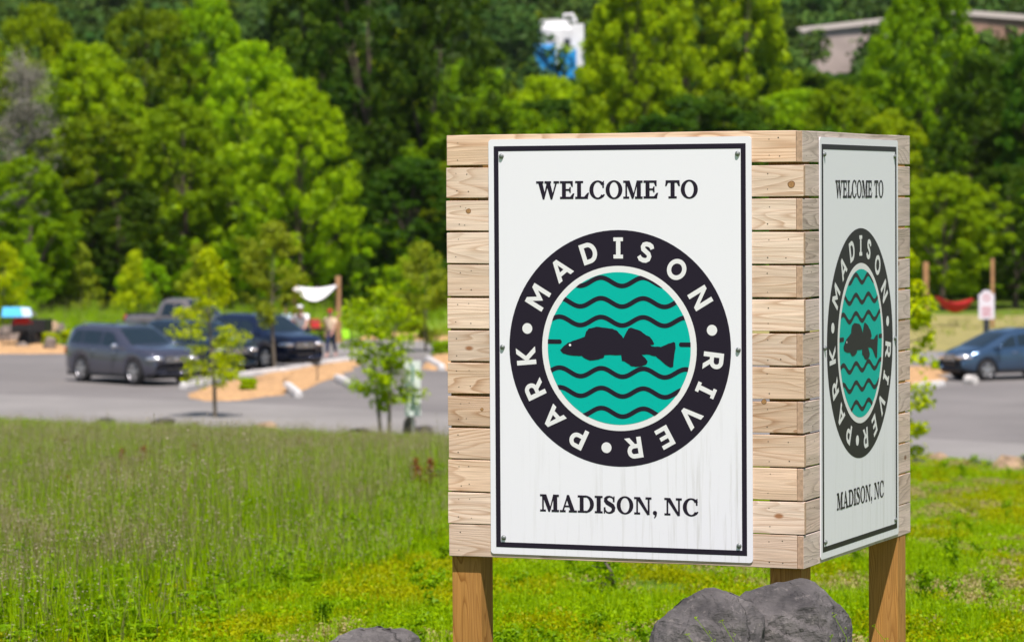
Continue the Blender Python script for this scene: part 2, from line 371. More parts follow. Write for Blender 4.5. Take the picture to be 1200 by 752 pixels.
SERIF = {
 'I': (.46, rect(.115, 0, .345, 1) + rect(0, 0, .46, SF) + rect(0, 1 - SF, .46, 1)),
 'E': (.86, rect(.12, 0, .34, 1) + rect(0, 0, .80, SF + .01) + rect(0, 1 - SF - .01, .77, 1) + poly((.62, .91), (.77, .91), (.77, .70), (.715, .70)) + poly((.60, .08), (.80, .08), (.86, .30), (.79, .30)) + rect(.34, .475, .60, .55) + poly((.53, .51), (.60, .36), (.645, .36), (.645, .66), (.60, .66))),
 'L': (.80, rect(.12, 0, .34, 1) + rect(0, 0, .76, SF + .01) + rect(0, 1 - SF, .47, 1) + poly((.52, .08), (.76, .08), (.83, .33), (.76, .33))),
 'T': (.86, rect(.32, 0, .545, 1) + rect(.19, 0, .67, SF) + rect(.03, 1 - SF - .02, .84, 1) + poly((.0, .70), (.06, .70), (.17, .91), (.03, .93)) + poly((.865, .70), (.80, .70), (.69, .91), (.84, .93))),
 'O': (1.0, arc(.5, .5, .5, .525, 0, 360, .22, .075, 48)),
 'C': (.92, arc(.5, .5, .5, .525, 38, 322, .22, .075, 40) + poly((.80, .62), (.87, .62), (.87, 1.0), (.82, .97), (.78, .84)) + poly((.79, .18), (.87, .25), (.92, .22), (.83, .09))),
 'D': (.98, rect(.12, 0, .34, 1) + rect(0, 0, .5, SF) + rect(0, 1 - SF, .5, 1) + arc(.46, .5, .52, .5, -90, 90, .22, .075, 26)),
 'M': (1.16, rect(.13, 0, .21, 1) + rect(0, 0, .34, SF) + poly((.0, 1), (.0, 1 - SF), (.12, 1 - SF), (.37, 1)) + poly((.13, 1), (.37, 1), (.66, .16), (.58, .0), (.52, .0)) + poly((.56, .0), (.60, .0), (.89, 1), (.82, 1)) + rect(.83, 0, 1.05, 1) + rect(.72, 0, 1.16, SF) + rect(.83, 1 - SF, 1.16, 1)),
 'N': (1.04, rect(.13, 0, .21, 1) + rect(0, 0, .34, SF) + poly((0, 1), (0, 1 - SF), (.1, 1 - SF), (.34, 1)) + poly((.10, 1), (.34, 1), (.92, .0), (.80, -.02)) + rect(.835, 0, .92, 1) + rect(.70, 1 - SF, 1.04, 1)),
 'W': (1.40, poly((.10, 1), (.34, 1), (.54, .2), (.46, -.02), (.40, -.02)) + poly((.43, -.02), (.48, -.02), (.74, .9), (.66, .98)) + poly((.58, 1), (.82, 1), (1.03, .2), (.95, -.02), (.89, -.02)) + poly((.92, -.02), (.97, -.02), (1.29, 1), (1.21, 1)) + rect(0, 1 - SF, .43, 1) + rect(.52, 1 - SF, .90, 1) + rect(1.08, 1 - SF, 1.40, 1)),
 'A': (1.04, poly((.12, 0), (.20, 0), (.53, 1), (.46, 1)) + poly((.44, 1), (.56, 1), (.93, 0), (.68, 0), (.40, .85)) + rect(.25, .30, .72, .375) + rect(0, 0, .34, SF) + rect(.56, 0, 1.04, SF)),
 'S': (.74, stroke([(.63, .72), (.60, .87), (.50, .955), (.36, .985), (.22, .95), (.13, .86), (.13, .74), (.22, .63), (.38, .54), (.54, .44), (.61, .32), (.59, .17), (.48, .065), (.35, .02), (.20, .05), (.11, .14), (.06, .28)], [.05, .07, .075, .08, .12, .17, .20, .23, .24, .23, .20, .17, .12, .08, .075, .07, .05]) + poly((.58, .68), (.665, .68), (.665, 1), (.62, 1)) + poly((.02, .0), (.07, .0), (.11, .34), (.02, .34))),
 ',': (.28, arc(.14, .10, .115, .115, 0, 360, .112, .112, 16) + poly((.255, .09), (.17, -.01), (.10, -.18), (.13, -.20), (.235, -.05))),
 ' ': (.30, [])}
SW = .235
SANS = {
 'M': (1.12, stroke([(.13, 0), (.13, 1)], SW) + stroke([(.99, 0), (.99, 1)], SW) + poly((.02, 1), (.26, 1), (.66, .42), (.56, .20), (.50, .28)) + poly((1.10, 1), (.86, 1), (.46, .42), (.56, .20), (.62, .28))),
 'A': (1.06, poly((0, 0), (.25, 0), (.59, .90), (.62, 1), (.41, 1)) + poly((1.06, 0), (.81, 0), (.47, .90), (.44, 1), (.65, 1)) + rect(.28, .20, .78, .40)),
 'D': (.88, rect(0, 0, .24, 1) + rect(.2, 0, .42, .21) + rect(.2, .79, .42, 1) + arc(.40, .5, .48, .5, -90, 90, .235, .21, 24)),
 'I': (.56, rect(.16, 0, .40, 1) + rect(.02, 0, .54, .18) + rect(.02, .82, .54, 1)),
 'S': (.78, stroke([(.68, .74), (.60, .85), (.46, .895), (.30, .885), (.18, .82), (.155, .72), (.21, .61), (.38, .535), (.55, .465), (.625, .36), (.61, .22), (.50, .13), (.36, .105), (.20, .13), (.08, .24)], [.2] + [.22] * 13 + [.2])),
 'O': (1.02, arc(.51, .5, .51, .51, 0, 360, .225, .22, 44)),
 'N': (.94, rect(0, 0, .235, 1) + rect(.705, 0, .94, 1) + poly((0.0, 1), (.22, 1), (.94, .0), (.72, .0))),
 'R': (.86, rect(0, 0, .24, 1) + rect(.2, .79, .48, 1) + rect(.2, .32, .48, .52) + arc(.46, .66, .36, .34, -90, 90, .225, .205, 20) + poly((.30, .40), (.56, .40), (.90, 0), (.61, 0))),
 'P': (.84, rect(0, 0, .24, 1) + rect(.2, .79, .48, 1) + rect(.2, .28, .48, .48) + arc(.46, .64, .38, .36, -90, 90, .23, .205, 20)),
 'V': (1.04, poly((0, 1), (.26, 1), (.60, .12), (.63, 0), (.42, 0)) + poly((1.04, 1), (.78, 1), (.44, .12), (.41, 0), (.62, 0))),
 'E': (.74, rect(0, 0, .24, 1) + rect(.2, 0, .74, .2) + rect(.2, .8, .74, 1) + rect(.2, .41, .66, .60)),
 'K': (.90, rect(0, 0, .24, 1) + poly((.18, .50), (.60, 1), (.89, 1), (.36, .40)) + poly((.30, .62), (.46, .50), (.92, 0), (.62, 0), (.22, .42)))}
EPS = .00012
def inflate(p, d):
    n = len(p); ar = sum(p[i][0] * p[(i + 1) % n][1] - p[(i + 1) % n][0] * p[i][1] for i in range(n)); sg = 1 if ar > 0 else -1; out = []
    for i in range(n):
        a, b_, c_ = Vector(p[i - 1]), Vector(p[i]), Vector(p[(i + 1) % n]); e1 = (b_ - a); e2 = (c_ - b_)
        if e1.length < 1e-6 or e2.length < 1e-6: out.append(tuple(b_)); continue
        e1.normalize(); e2.normalize(); nn = Vector((e1.y + e2.y, -(e1.x + e2.x))) * sg
        if nn.length < .3: out.append(tuple(b_)); continue
        nn.normalize(); k = d / max(.45, nn.dot(Vector((e1.y, -e1.x)) * sg)); out.append(tuple(b_ + nn * k))
    return out
def glyph(mb, prims, place, y0, bold=0):
    """each primitive sits a hair prouder than the one before, so none are coplanar"""
    own = mb if isinstance(mb, MB) else MB()
    for k, (kind, polys) in enumerate(prims):
        for qi, p in enumerate(polys):
            y = y0 - (k % 9) * EPS - (qi % 2) * .00004
            if bold: p = inflate(p, bold)
            own.add([(lambda q: (q[0], y, q[1]))(place(v)) for v in p], [tuple(range(len(p)))])
    if own.v and own is not mb: own.build('letter', mb[1], mb[0])
def text_line(mb, s, gl, xc, zc, capH, width, y0, gap=.10):
    tot = sum(gl[ch][0] + gap for ch in s) - gap
    kx = width / tot; x = xc - width / 2; z = zc - capH / 2
    for ch in s:
        wd, pr = gl[ch]
        glyph(mb, pr, lambda v, x=x: (x + v[0] * kx, z + v[1] * capH), y0, .014)
        x += (wd + gap) * kx
PW, PH = 1.2192, 1.8288
def disc(mb, cx, cz, r, y, n=96, r0=None, kz=1.0):
    if r0 is None: mb.add([(cx + r * math.cos(2 * math.pi * k / n), y, cz + kz * r * math.sin(2 * math.pi * k / n)) for k in range(n)], [tuple(range(n))]); return
    vs = [(cx + q * math.cos(2 * math.pi * k / n), y, cz + q * math.sin(2 * math.pi * k / n)) for q in (r, r0) for k in range(n)]
    mb.add(vs, [(k, (k + 1) % n, n + (k + 1) % n, n + k) for k in range(n)])
FISH = [(140,272),(172,240),(205,215),(262,194),(338,166),(350,125),(372,102),(430,88),(500,95),(560,102),(600,122),(628,152),(645,176),(668,130),(685,100),(706,93),(740,104),(790,122),(826,152),(850,160),(870,182),(888,212),(880,224),(852,226),(872,236),(940,240),(1000,212),(1040,200),(1053,210),(1055,250),(1045,300),(1040,345),(1035,392),(1012,396),(975,376),(935,340),(900,312),(850,300),(785,300),(812,322),(836,352),(826,374),(790,390),(740,396),(700,388),(680,372),(655,356),(632,352),(627,306),(495,308),(490,326),(450,342),(378,352),(335,334),(312,316),(250,316),(190,306),(160,295)]
def make_panel(loc, rz, lbl):
    y = -.004
    pb = MB(); r = .014; pts = []
    for (cx, cz, a0) in ((-r, r, -90), (-r, PH - r, 0), (-PW + r, PH - r, 90), (-PW + r, r, 180)):
        for k in range(5):
            a = math.radians(a0 + 90 * k / 4); pts.append((cx + r * math.cos(a), cz + r * math.sin(a)))
    n = len(pts)
    pb.add([(p[0], y, p[1]) for p in pts] + [(p[0], 0, p[1]) for p in pts], [tuple(range(n)), tuple(range(2 * n - 1, n - 1, -1))] + [(k, n + k, n + (k + 1) % n, (k + 1) % n) for k in range(n)])
    p = pb.build('sign_panel', M_PANEL, sign); p['label'] = lbl
    p.location = loc; p.rotation_euler = (0, 0, rz)
    f = MB(); ms, mz, t = .0255, .030, .0225; yy = y - .0006
    X0, X1, Z0, Z1 = -PW + ms, -ms, mz, PH - mz
    f.add([(X0, yy, Z0), (X1, yy, Z0), (X1, yy, Z1), (X0, yy, Z1), (X0 + t, yy, Z0 + t), (X1 - t, yy, Z0 + t), (X1 - t, yy, Z1 - t), (X0 + t, yy, Z1 - t)], [(0, 1, 5, 4), (1, 2, 6, 5), (2, 3, 7, 6), (3, 0, 4, 7)])
    f.build('border_line', M_BLACK, p)
    cx, cz = -PW / 2, PH / 2
    q = MB(); disc(q, cx, cz, .515, yy); q.build('badge_ring', M_BLACK, p)
    q = MB(); disc(q, cx, cz, .359, yy - .0006); q.build('badge_inner_ring', M_PRINTW, p)
    q = MB(); disc(q, cx, cz, .332, yy - .0012); q.build('badge_water', M_TEAL, p)
    yw = yy - .0018
    q = MB(); A, T, th = .0180, .1955, .0200
    for wz, x_lo, x_hi in ((.2900, -1, 1), (.2005, -1, 1), (.1185, -1, 1), (.0270, -1, -.2655), (.0200, .278, 1), (-.1045, -1, 1), (-.1905, -1, 1), (-.2780, -1, 1)):
        short = abs(x_lo + x_hi) > .1; prev = None; x = -.34
        while x < .34:
            if short: zz = wz; sl = 0
            else:
                zz = wz + A * math.cos(2 * math.pi * (x + .081) / T); sl = -A * 2 * math.pi / T * math.sin(2 * math.pi * (x + .081) / T)
            nn = Vector((-sl, 1)).normalized(); hw = th / 2
            if short:
                e = (x_hi - x) if x_lo < -.9 else (x - x_lo)
                hw = th / 2 * math.sqrt(max(0, 1 - (1 - min(1, e / (th / 2))) ** 2)) if e > 0 else 0
            a = (x + nn.x * hw, zz + nn.y * hw); b2 = (x - nn.x * hw, zz - nn.y * hw)
            ok = x_lo <= x <= x_hi and min(math.hypot(*a), math.hypot(*b2)) < .333
            if ok:
                a, b2 = [(q_[0] * min(1, .333 / math.hypot(*q_)), q_[1] * min(1, .333 / math.hypot(*q_))) for q_ in (a, b2)]
            if ok and prev: q.add([(cx + prev[0][0], yw, cz + prev[0][1]), (cx + prev[1][0], yw, cz + prev[1][1]), (cx + b2[0], yw, cz + b2[1]), (cx + a[0], yw, cz + a[1])], [(0, 1, 2, 3)])
            prev = (a, b2) if ok else None
            x += .002
    q.build('wave_lines', M_BLACK, p)
    q = MB(); pts = []
    for k, (fx, fy) in enumerate(FISH):
        gx, gy = FISH[(k + 1) % len(FISH)]
        for s in (0, .33, .66):
            j = .6 if s else 0
            pts.append((cx + ((fx + (gx - fx) * s) - 607) / 1703 + rng.uniform(-.001, .001) * j, yw - .0005, cz - ((fy + (gy - fy) * s) - 256) / 1787 + rng.uniform(-.0022, .0022) * j))
    q.add(pts, [tuple(range(len(pts)))]); q.build('fish_silhouette', M_BLACK, p)
    q = MB(); disc(q, cx + (221 - 607) / 1703, cz - (233 - 256) / 1787, .0055, yw - .0012, 12); q.build('fish_eye', M_PRINTW, p)
    capH = .0915; rc = .437
    for ch, deg in zip('MADISON.RIVER.PARK.', (-59.7, -38.2, -18.2, 0, 17, 38, 59.5, 79, 96.4, 113.7, 131.5, 151, 170.8, 187.8, 206, 225, 245, 265, 281)):
        a = math.radians(deg); rad = (math.sin(a), math.cos(a)); tan = (math.cos(a), -math.sin(a))
        if ch == '.':
            q = MB(); disc(q, cx + rad[0] * rc, cz + rad[1] * rc, .0235, yy - .0007, 24); q.build('badge_dot', M_PRINTW, p); continue
        wd, pr = SANS[ch]
        def place(v): 
            u = (v[0] - wd / 2) * capH * .93; h = (v[1] - .5) * capH + rc
            return (cx + tan[0] * u + rad[0] * h, cz + tan[1] * u + rad[1] * h)
        glyph((p, M_PRINTW), pr, place, yy - .0007)
    text_line((p, M_BLACK), 'WELCOME TO', SERIF, cx - .008, 1.604, .0765, .748, yy, .075)
    text_line((p, M_BLACK), 'MADISON, NC', SERIF, cx - .005, .232, .074, .735, yy, .075)
    for (bx, bz) in ((.062, .072), (.062, PH / 2), (.062, PH - .074), (PW - .062, .072), (PW - .062, PH / 2), (PW - .062, PH - .074)):
        q = MB(); X, Z = -bx, bz
        prof = [(.0115, -.0002), (.0115, -.0022), (.010, -.003), (.0095, -.006), (.0065, -.009), (.0, -.0095)]; n = 14
        vs = [(X + r_ * math.cos(2 * math.pi * k / n), y + d_, Z + r_ * math.sin(2 * math.pi * k / n)) for r_, d_ in prof for k in range(n)]
        q.add(vs, [(j * n + k, j * n + (k + 1) % n, (j + 1) * n + (k + 1) % n, (j + 1) * n + k) for j in range(len(prof) - 1) for k in range(n)])
        q.build('bolt', M_BOLT, p, smooth=True)
    return p
make_panel((-.2264, -.0015, .0179), 0, 'front-facing white panel with round fish badge')
make_panel((.0015, .230 + PW, .0149), math.pi / 2, 'white panel on the right-hand face seen at a steep angle')
# ------------------------------------------------------------------ ground
def edge_y(x): return min(100, max(60, 77 - .64 * x))
def hill(y):
    t = min(1.15, max(0, (y - 225) / 400)); return 62 * t ** 2.25
def gz(x, y):
    e = edge_y(x)
    if y < 20: z = 3.0 + .2 * min(1, (20 - y) / 6)
    elif y < e: z = 3.0 * (1 - (y - 20) / (e - 20))
    else: z = 0
    if y < e: z += .05 * noise.noise(Vector((x * .35, y * .35, 0))) * min(1, (e - y) / 3)
    if y > 225: z += hill(y) * math.exp(-max(0, abs(x) - .3 * y - 20) ** 2 / 9000) + (1 - math.exp(-(y - 225) / 60)) * 3 * noise.noise(Vector((x * .013, y * .013, 3)))
    if 150 < y: z += .25 * noise.noise(Vector((x * .07, y * .07, 9))) * min(1, (y - 150) / 20)
    return z
def ground_mat():
    m, nt, b, N, L = mat('meadow_soil')
    tc = N.new('ShaderNodeTexCoord')
    n = N.new('ShaderNodeTexNoise'); n.inputs['Scale'].default_value = .9; n.inputs['Detail'].default_value = 8; L.new(tc.outputs['Object'], n.inputs['Vector'])
    r = N.new('ShaderNodeValToRGB'); e = r.color_ramp.elements
    e[0].position = .3; e[0].color = (.05, .10, .008, 1); e[1].position = .75; e[1].color = (.20, .17, .07, 1)
    k = e.new(.5); k.color = (.10, .17, .012, 1)
    L.new(n.outputs[0], r.inputs[0]); L.new(r.outputs[0], b.inputs['Base Color']); b.inputs['Roughness'].default_value = .95; b.inputs['Specular IOR Level'].default_value = .1
    return m
M_GROUND = ground_mat()
xs = sorted(set([round(v, 3) for v in list(np.linspace(-24, 24, 97)) + list(np.linspace(-90, -24, 34)) + list(np.linspace(24, 90, 34)) + list(np.linspace(-600, -90, 18)) + list(np.linspace(90, 600, 18))]))
ys = sorted(set([round(v, 3) for v in list(np.linspace(-30, 10, 11)) + list(np.linspace(10, 110, 201)) + list(np.linspace(110, 240, 66)) + list(np.linspace(240, 700, 70)) + list(np.linspace(700, 1500, 9))]))
def sunk(x, y):   # the ground sheet drops a little below the paved lot laid over it
    z = gz(x, y)
    if y > edge_y(x) - .3 and y < 170: z -= .03
    return z
V = [(x, y, sunk(x, y)) for y in ys for x in xs]; nx = len(xs)
F = [(j * nx + i, j * nx + i + 1, (j + 1) * nx + i + 1, (j + 1) * nx + i) for j in range(len(ys) - 1) for i in range(nx - 1)]
tag(link(bpy.data.objects.new('ground', mesh_np('ground', V, F, [M_GROUND], True))), kind='structure')

def sheet(name, pts, z, mt, kind='structure', sub=0, thick=.0):
    """a flat outline laid on the ground"""
    b = MB(); n = len(pts); b.add([(p[0], p[1], z) for p in pts] + [(p[0], p[1], z - .03) for p in pts], [tuple(range(n))] + [(k, n + k, n + (k + 1) % n, (k + 1) % n) for k in range(n)])
    o = b.build(name, mt); o['kind'] = kind; return o
def asphalt(name, c, var=.17):
    m, nt, b, N, L = mat(name)
    tc = N.new('ShaderNodeTexCoord')
    n = N.new('ShaderNodeTexNoise'); n.inputs['Scale'].default_value = .22; n.inputs['Detail'].default_value = 9; n.inputs['Roughness'].default_value = .66; L.new(tc.outputs['Object'], n.inputs['Vector'])
    n2 = N.new('ShaderNodeTexNoise'); n2.inputs['Scale'].default_value = 25; n2.inputs['Detail'].default_value = 4; L.new(tc.outputs['Object'], n2.inputs['Vector'])
    a = N.new('ShaderNodeMath'); L.new(n.outputs[0], a.inputs[0]); L.new(n2.outputs[0], a.inputs[1])
    r = N.new('ShaderNodeMapRange'); r.inputs[1].default_value = .7; r.inputs[2].default_value = 1.3; r.inputs[3].default_value = 1 - var * 1.6; r.inputs[4].default_value = 1 + var * 1.6
    L.new(a.outputs[0], r.inputs[0]); s = N.new('ShaderNodeVectorMath'); s.operation = 'SCALE'; s.inputs[0].default_value = c
    L.new(r.outputs[0], s.inputs['Scale']); L.new(s.outputs[0], b.inputs['Base Color']); b.inputs['Roughness'].default_value = .85
    bp = N.new('ShaderNodeBump'); bp.inputs['Strength'].default_value = .4; L.new(n2.outputs[0], bp.inputs['Height']); L.new(bp.outputs[0], b.inputs['Normal'])
    return m
M_LOT = asphalt('old_asphalt', (.165, .155, .145)); M_ROAD = asphalt('pale_road_surface', (.215, .205, .19))
M_MULCH = plain('wood_chip_mulch', (.45, .27, .12), .9, var=.35, vscale=7, bump=.8, bscale=14)
M_CONC = plain('pale_concrete', (.55, .54, .52), .85, var=.12, vscale=3, bump=.3)
M_DRYGRASS = plain('dry_grass_ground', (.26, .23, .07), .95, var=.3, vscale=1.2)
M_LAWN = plain('lawn_ground', (.16, .26, .006), .95, var=.55, vscale=.5)
lotedge = [(x, edge_y(x)) for x in np.linspace(-36, 27, 43)]
def inner(x): return edge_y(x) + (11.5 if x < -8 else 11.5 - (x + 8) * .26)
sheet('parking_lot', [(x, edge_y(x) + .2) for x in np.linspace(-60, 60, 61)] + [(60, 131), (-60, 131)], .0, M_LOT)
sheet('access_road', lotedge + [(x, inner(x)) for x in np.linspace(27, -36, 43)], .004, M_ROAD)
def g(px, py, z=0.0):
    p = at(px, py, z); return (p.x, p.y)
# the strip of road beyond the parking rows
sheet('far_lane', [g(395, 414), g(720, 418), g(1300, 430), g(1300, 411), g(720, 400), g(395, 398)], .004, M_ROAD)
sheet('dry_grass_field', [g(640, 410), g(1330, 412.5), g(1330, 371), g(1120, 369), g(640, 372)], .012, M_DRYGRASS)
sheet('lawn', [g(-200, 401), g(80, 401), g(130, 396), g(560, 389), g(640, 389), g(640, 372), g(560, 362), g(250, 355), g(-200, 350)], .010, M_LAWN)
# mounded beds of wood-chip mulch
def bed(name, pts, h=.10, base=.0):
    pts = [Vector((p[0], p[1], 0)) for p in pts]; c = sum(pts, Vector()) / len(pts)
    b = MB(); rings = [(1.0, -.02), (.985, .03), (.93, .07), (.75, h * .9), (.45, h), (.2, h * 1.05)]; n = len(pts) * 4; vs = []
    P = []
    for k in range(len(pts)):
        a, d = pts[k], pts[(k + 1) % len(pts)]
        for s in range(4): P.append(a.lerp(d, s / 4))
    for s, z in rings:
        for p in P:
            q = c + (p - c) * s
            vs.append((q.x + .45 * noise.noise(q * .8), q.y + .6 * noise.noise(q * .8 + Vector((9, 0, 0))), base + z + .03 * noise.noise(q * 1.7)))
    b.add(vs + [(c.x, c.y, base + h * 1.05)], [(j * n + k, j * n + (k + 1) % n, (j + 1) * n + (k + 1) % n, (j + 1) * n + k) for j in range(len(rings) - 1) for k in range(n)] + [((len(rings) - 1) * n + k, (len(rings) - 1) * n + (k + 1) % n, len(vs)) for k in range(n)])
    o = b.build(name, M_MULCH, smooth=True); o['kind'] = 'structure'; return o
bed('mulch_bed', [g(222, 462), g(232, 470), g(300, 468), g(355, 457), g(400, 441), g(425, 427), g(420, 421), g(385, 425), g(330, 436), g(260, 450)])
bed('mulch_bed', [g(-120, 415), g(82, 414), g(84, 408), g(60, 402), g(-120, 400)], .14)
bed('mulch_bed', [g(496, 432), g(560, 436), g(600, 426), g(560, 412), g(510, 414)])
bed('mulch_bed', [g(1052, 459), g(1092, 453), g(1108, 443), g(1104, 431), g(1060, 430), g(1030, 442)])
bed('mulch_bed', [g(425, 397.5), g(545, 400), g(640, 404), g(640, 396), g(500, 390), g(425, 391)], .08)

# ------------------------------------------------------------------ foliage
ML_BRIGHT = leaf_mat('leaves_bright', (.125, .25, .001), (.35, .53, .001), .45)
ML_MID = leaf_mat('leaves_mid', (.10, .21, .001), (.28, .43, .001), .42)
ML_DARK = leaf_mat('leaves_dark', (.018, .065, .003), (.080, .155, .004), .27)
ML_OLIVE = leaf_mat('leaves_olive', (.085, .165, .002), (.24, .33, .004), .38)
ML_FAR = leaf_mat('leaves_far', (.030, .080, .014), (.080, .145, .024), .22)  # bluer leaf tones put some distance haze into the colour
ML_GREY = leaf_mat('twigs_grey', (.12, .115, .10), (.24, .235, .20), .1)
M_BARK = plain('bark', (.10, .075, .055), .95, bump=1, bscale=12, var=.3, vscale=4)
M_BARKG = plain('grey_bark', (.22, .20, .17), .95, bump=1, bscale=12, var=.3, vscale=4)

def leaf_cloud(centres, radii, per, size, seed, flat=.75, droop=0.0):
    """many small separate leaf faces (two triangles folded on the midrib) round each clump centre"""
    R = np.random.default_rng(seed); VS = []; 
    for c, r, n in zip(centres, radii, per):
        d = R.normal(size=(n, 3)); d /= np.linalg.norm(d, axis=1)[:, None]
        d[:, 2] *= flat
        rad = r * (R.random(n) ** .33)[:, None]
        p = np.array(c)[None] + d * rad; p[:, 2] -= droop * rad[:, 0] * R.random(n)
        nrm = d * 1.1 + R.normal(size=(n, 3)) * .5 + np.array([0, 0, .45]); nrm /= np.linalg.norm(nrm, axis=1)[:, None]
        a = np.cross(nrm, R.normal(size=(n, 3))); a /= np.linalg.norm(a, axis=1)[:, None]; bb = np.cross(nrm, a)
        s = (size * (.6 + .8 * R.random(n)))[:, None]
        VS.append(np.stack([p - a * s, p + bb * s * .55 + nrm * s * .15, p + a * s, p - bb * s * .55 + nrm * s * .15], 1))
    V = np.concatenate(VS).reshape(-1, 3); F = np.arange(len(V)).reshape(-1, 4)
    return V, F
def limbs(mb, base, top, r0, tips, rnd, bend=.05, n=7):
    base = Vector(base); top = Vector(top); pts = []; L = (top - base).length
    for i in range(7):
        t = i / 6; p = base.lerp(top, t); p.x += rnd.uniform(-1, 1) * bend * L * t * (1 - t) * 2; p.y += rnd.uniform(-1, 1) * bend * L * t * (1 - t) * 2; pts.append(p)
    rad = [r0 * (1.35 if i == 0 else 1 - .85 * i / 6) for i in range(7)]
    mb.tube(pts, rad, n)
    for tp in tips:
        tp = Vector(tp); k = max(1, min(5, int(6 * max(.15, (tp.z - base.z) / L * .62)))); s = pts[k]
        mid = s.lerp(tp, .5) + Vector((0, 0, .08 * (tp - s).length))
        mb.tube([s, mid, tp], [rad[k] * .5, rad[k] * .28, .02], 5, cap=False)
TREE_PROTO = {}
def proto(key, H, R, leafm, barkm, seed, nclump=110, per=70, size=.19, clump=.95, low=.12, shape='round', flat=.8):
    """a crown of leaf clumps spread over an uneven volume, plus trunk and limbs (H high, R half-width)"""
    rnd = random.Random(seed); cs = []; rs = []; ns = []; tries = 0
    lobes = [(rnd.uniform(0, 6.28), rnd.uniform(.25, .95), rnd.uniform(.14, .34)) for _ in range(9)]
    def billow(p, f): return 1 - 2.2 * abs(noise.noise(p * f + Vector((seed * 3.1, seed, -seed))))
    n_s = int(nclump * 3.6 * (1 if H > 6 else .6)); i = 0
    cz = .5
    while len(cs) < n_s and i < n_s * 6:
        i += 1; t = rnd.random() ** .9; z = low + (1 - low) * t; a = rnd.uniform(0, 2 * math.pi)
        if shape == 'round': prof = math.sqrt(max(.03, 1 - (2 * t - .9) ** 2 / 1.25))
        elif shape == 'tall': prof = .55 + .45 * math.sin(math.pi * min(1, t * 1.1)) if t < .8 else .12 + .76 * math.sqrt(max(0, 1 - ((t - .8) / .2) ** 1.6))
        elif shape == 'cone': prof = (1 - t) * .95 + .06
        else: prof = math.sin(math.pi * (.12 + .8 * t))
        lob = 1 + sum(w_ * math.exp(-((a - la + math.pi) % (2 * math.pi) - math.pi) ** 2 * 2 - (t - lt) ** 2 * 14) for la, lt, w_ in lobes) - .2
        rr = prof * R * lob; p = Vector((rr * math.cos(a), rr * math.sin(a), z * H))
        bl = .62 * billow(p, 1.5 / R) + .38 * billow(p, 3.4 / R)         # rounded boughs with deep creases between them
        if bl < -.04 and rnd.random() < .86: continue
        if H > 6 and noise.noise(p * (1.25 / R) + Vector((seed * 1.7, 3, 1))) < -.24 and rnd.random() < .9: continue   # a hole in the crown
        k = 1 + .36 * bl * (1 if H > 6 else .7); dep = 1 - .42 * rnd.random() ** 2.2
        q = p.copy(); q.x *= k * dep; q.y *= k * dep; q.z = p.z + (.05 * H * bl if H > 6 else 0) * (1 if t > .35 else .4)
        c_ = clump * rnd.uniform(.28, .62); cs.append(tuple(q)); rs.append(c_); ns.append(int(per * .42 * (c_ / (clump * .5)) ** 1.4) + 5)
    V, F = leaf_cloud(cs, rs, ns, size, seed, flat, .25)
    cm = mesh_np('crown', V, F, [leafm])
    mb = MB(); tips = [cs[i] for i in range(0, len(cs), max(1, len(cs) // 16))]
    limbs(mb, (0, 0, -.3), (rnd.uniform(-.3, .3), 0, H * .9), H * .016 + .03, tips, rnd)
    tm = bpy.data.meshes.new('trunk'); tm.from_pydata(mb.v, [], mb.f); tm.materials.append(barkm); tm.update()
    TREE_PROTO[key] = (cm, tm)
def tree(key, x, y, s, sz=None, rz=0.0, name='tree', label=None, group=None, z=None, cat='tree'):
    cm, tm = TREE_PROTO[key]
    r = empty(name, (x, y, gz(x, y) if z is None else z), rz); r.scale = (s, s, sz or s); r.rotation_euler = (.05 * math.sin(x * 7), .05 * math.cos(y * 5), rz)
    link(bpy.data.objects.new('crown', cm), r); link(bpy.data.objects.new('trunk', tm), r)
    return tag(r, label, cat, group)
proto('bright1', 14, 4.2, ML_BRIGHT, M_BARK, 11, 120, 170, .15, 1.25, flat=.7)
proto('bright2', 14, 3.6, ML_BRIGHT, M_BARK, 12, 110, 170, .15, 1.2, shape='tall', flat=.7)
proto('mid1', 15, 4.0, ML_MID, M_BARK, 13, 125, 170, .155, 1.3, flat=.7)
proto('mid2', 16, 3.3, ML_MID, M_BARK, 14, 120, 170, .155, 1.2, shape='tall', flat=.7)
proto('dark1', 18, 4.6, ML_DARK, M_BARK, 15, 130, 170, .17, 1.4, low=.06, shape='tall', flat=.7)
proto('dark2', 18, 3.6, ML_DARK, M_BARK, 16, 120, 170, .17, 1.3, low=.1, shape='tall', flat=.7)
proto('olive1', 16, 4.4, ML_OLIVE, M_BARK, 17, 125, 170, .15, 1.25, flat=.7)
proto('shrub1', 4, 1.9, ML_BRIGHT, M_BARK, 18, 60, 110, .12, .62, low=.02)
proto('shrub2', 5, 2.2, ML_MID, M_BARK, 19, 70, 110, .13, .68, low=.02)
proto('shrub3', 4.5, 2.1, ML_DARK, M_BARK, 29, 65, 110, .12, .64, low=.02)
proto('cone1', 5, 1.3, ML_MID, M_BARK, 20, 75, 80, .085, .42, low=.08, shape='cone')
proto('cone2', 5, 1.25, ML_BRIGHT, M_BARK, 21, 70, 80, .085, .42, low=.08, shape='cone')
proto('far1', 13, 4.6, ML_FAR, M_BARK, 22, 60, 26, .34, 1.6, low=.02)
proto('far2', 14, 3.8, ML_FAR, M_BARK, 23, 60, 26, .34, 1.5, low=.02, shape='tall')
proto('far3', 11, 5.6, ML_OLIVE, M_BARK, 24, 60, 26, .34, 1.7, low=.02)

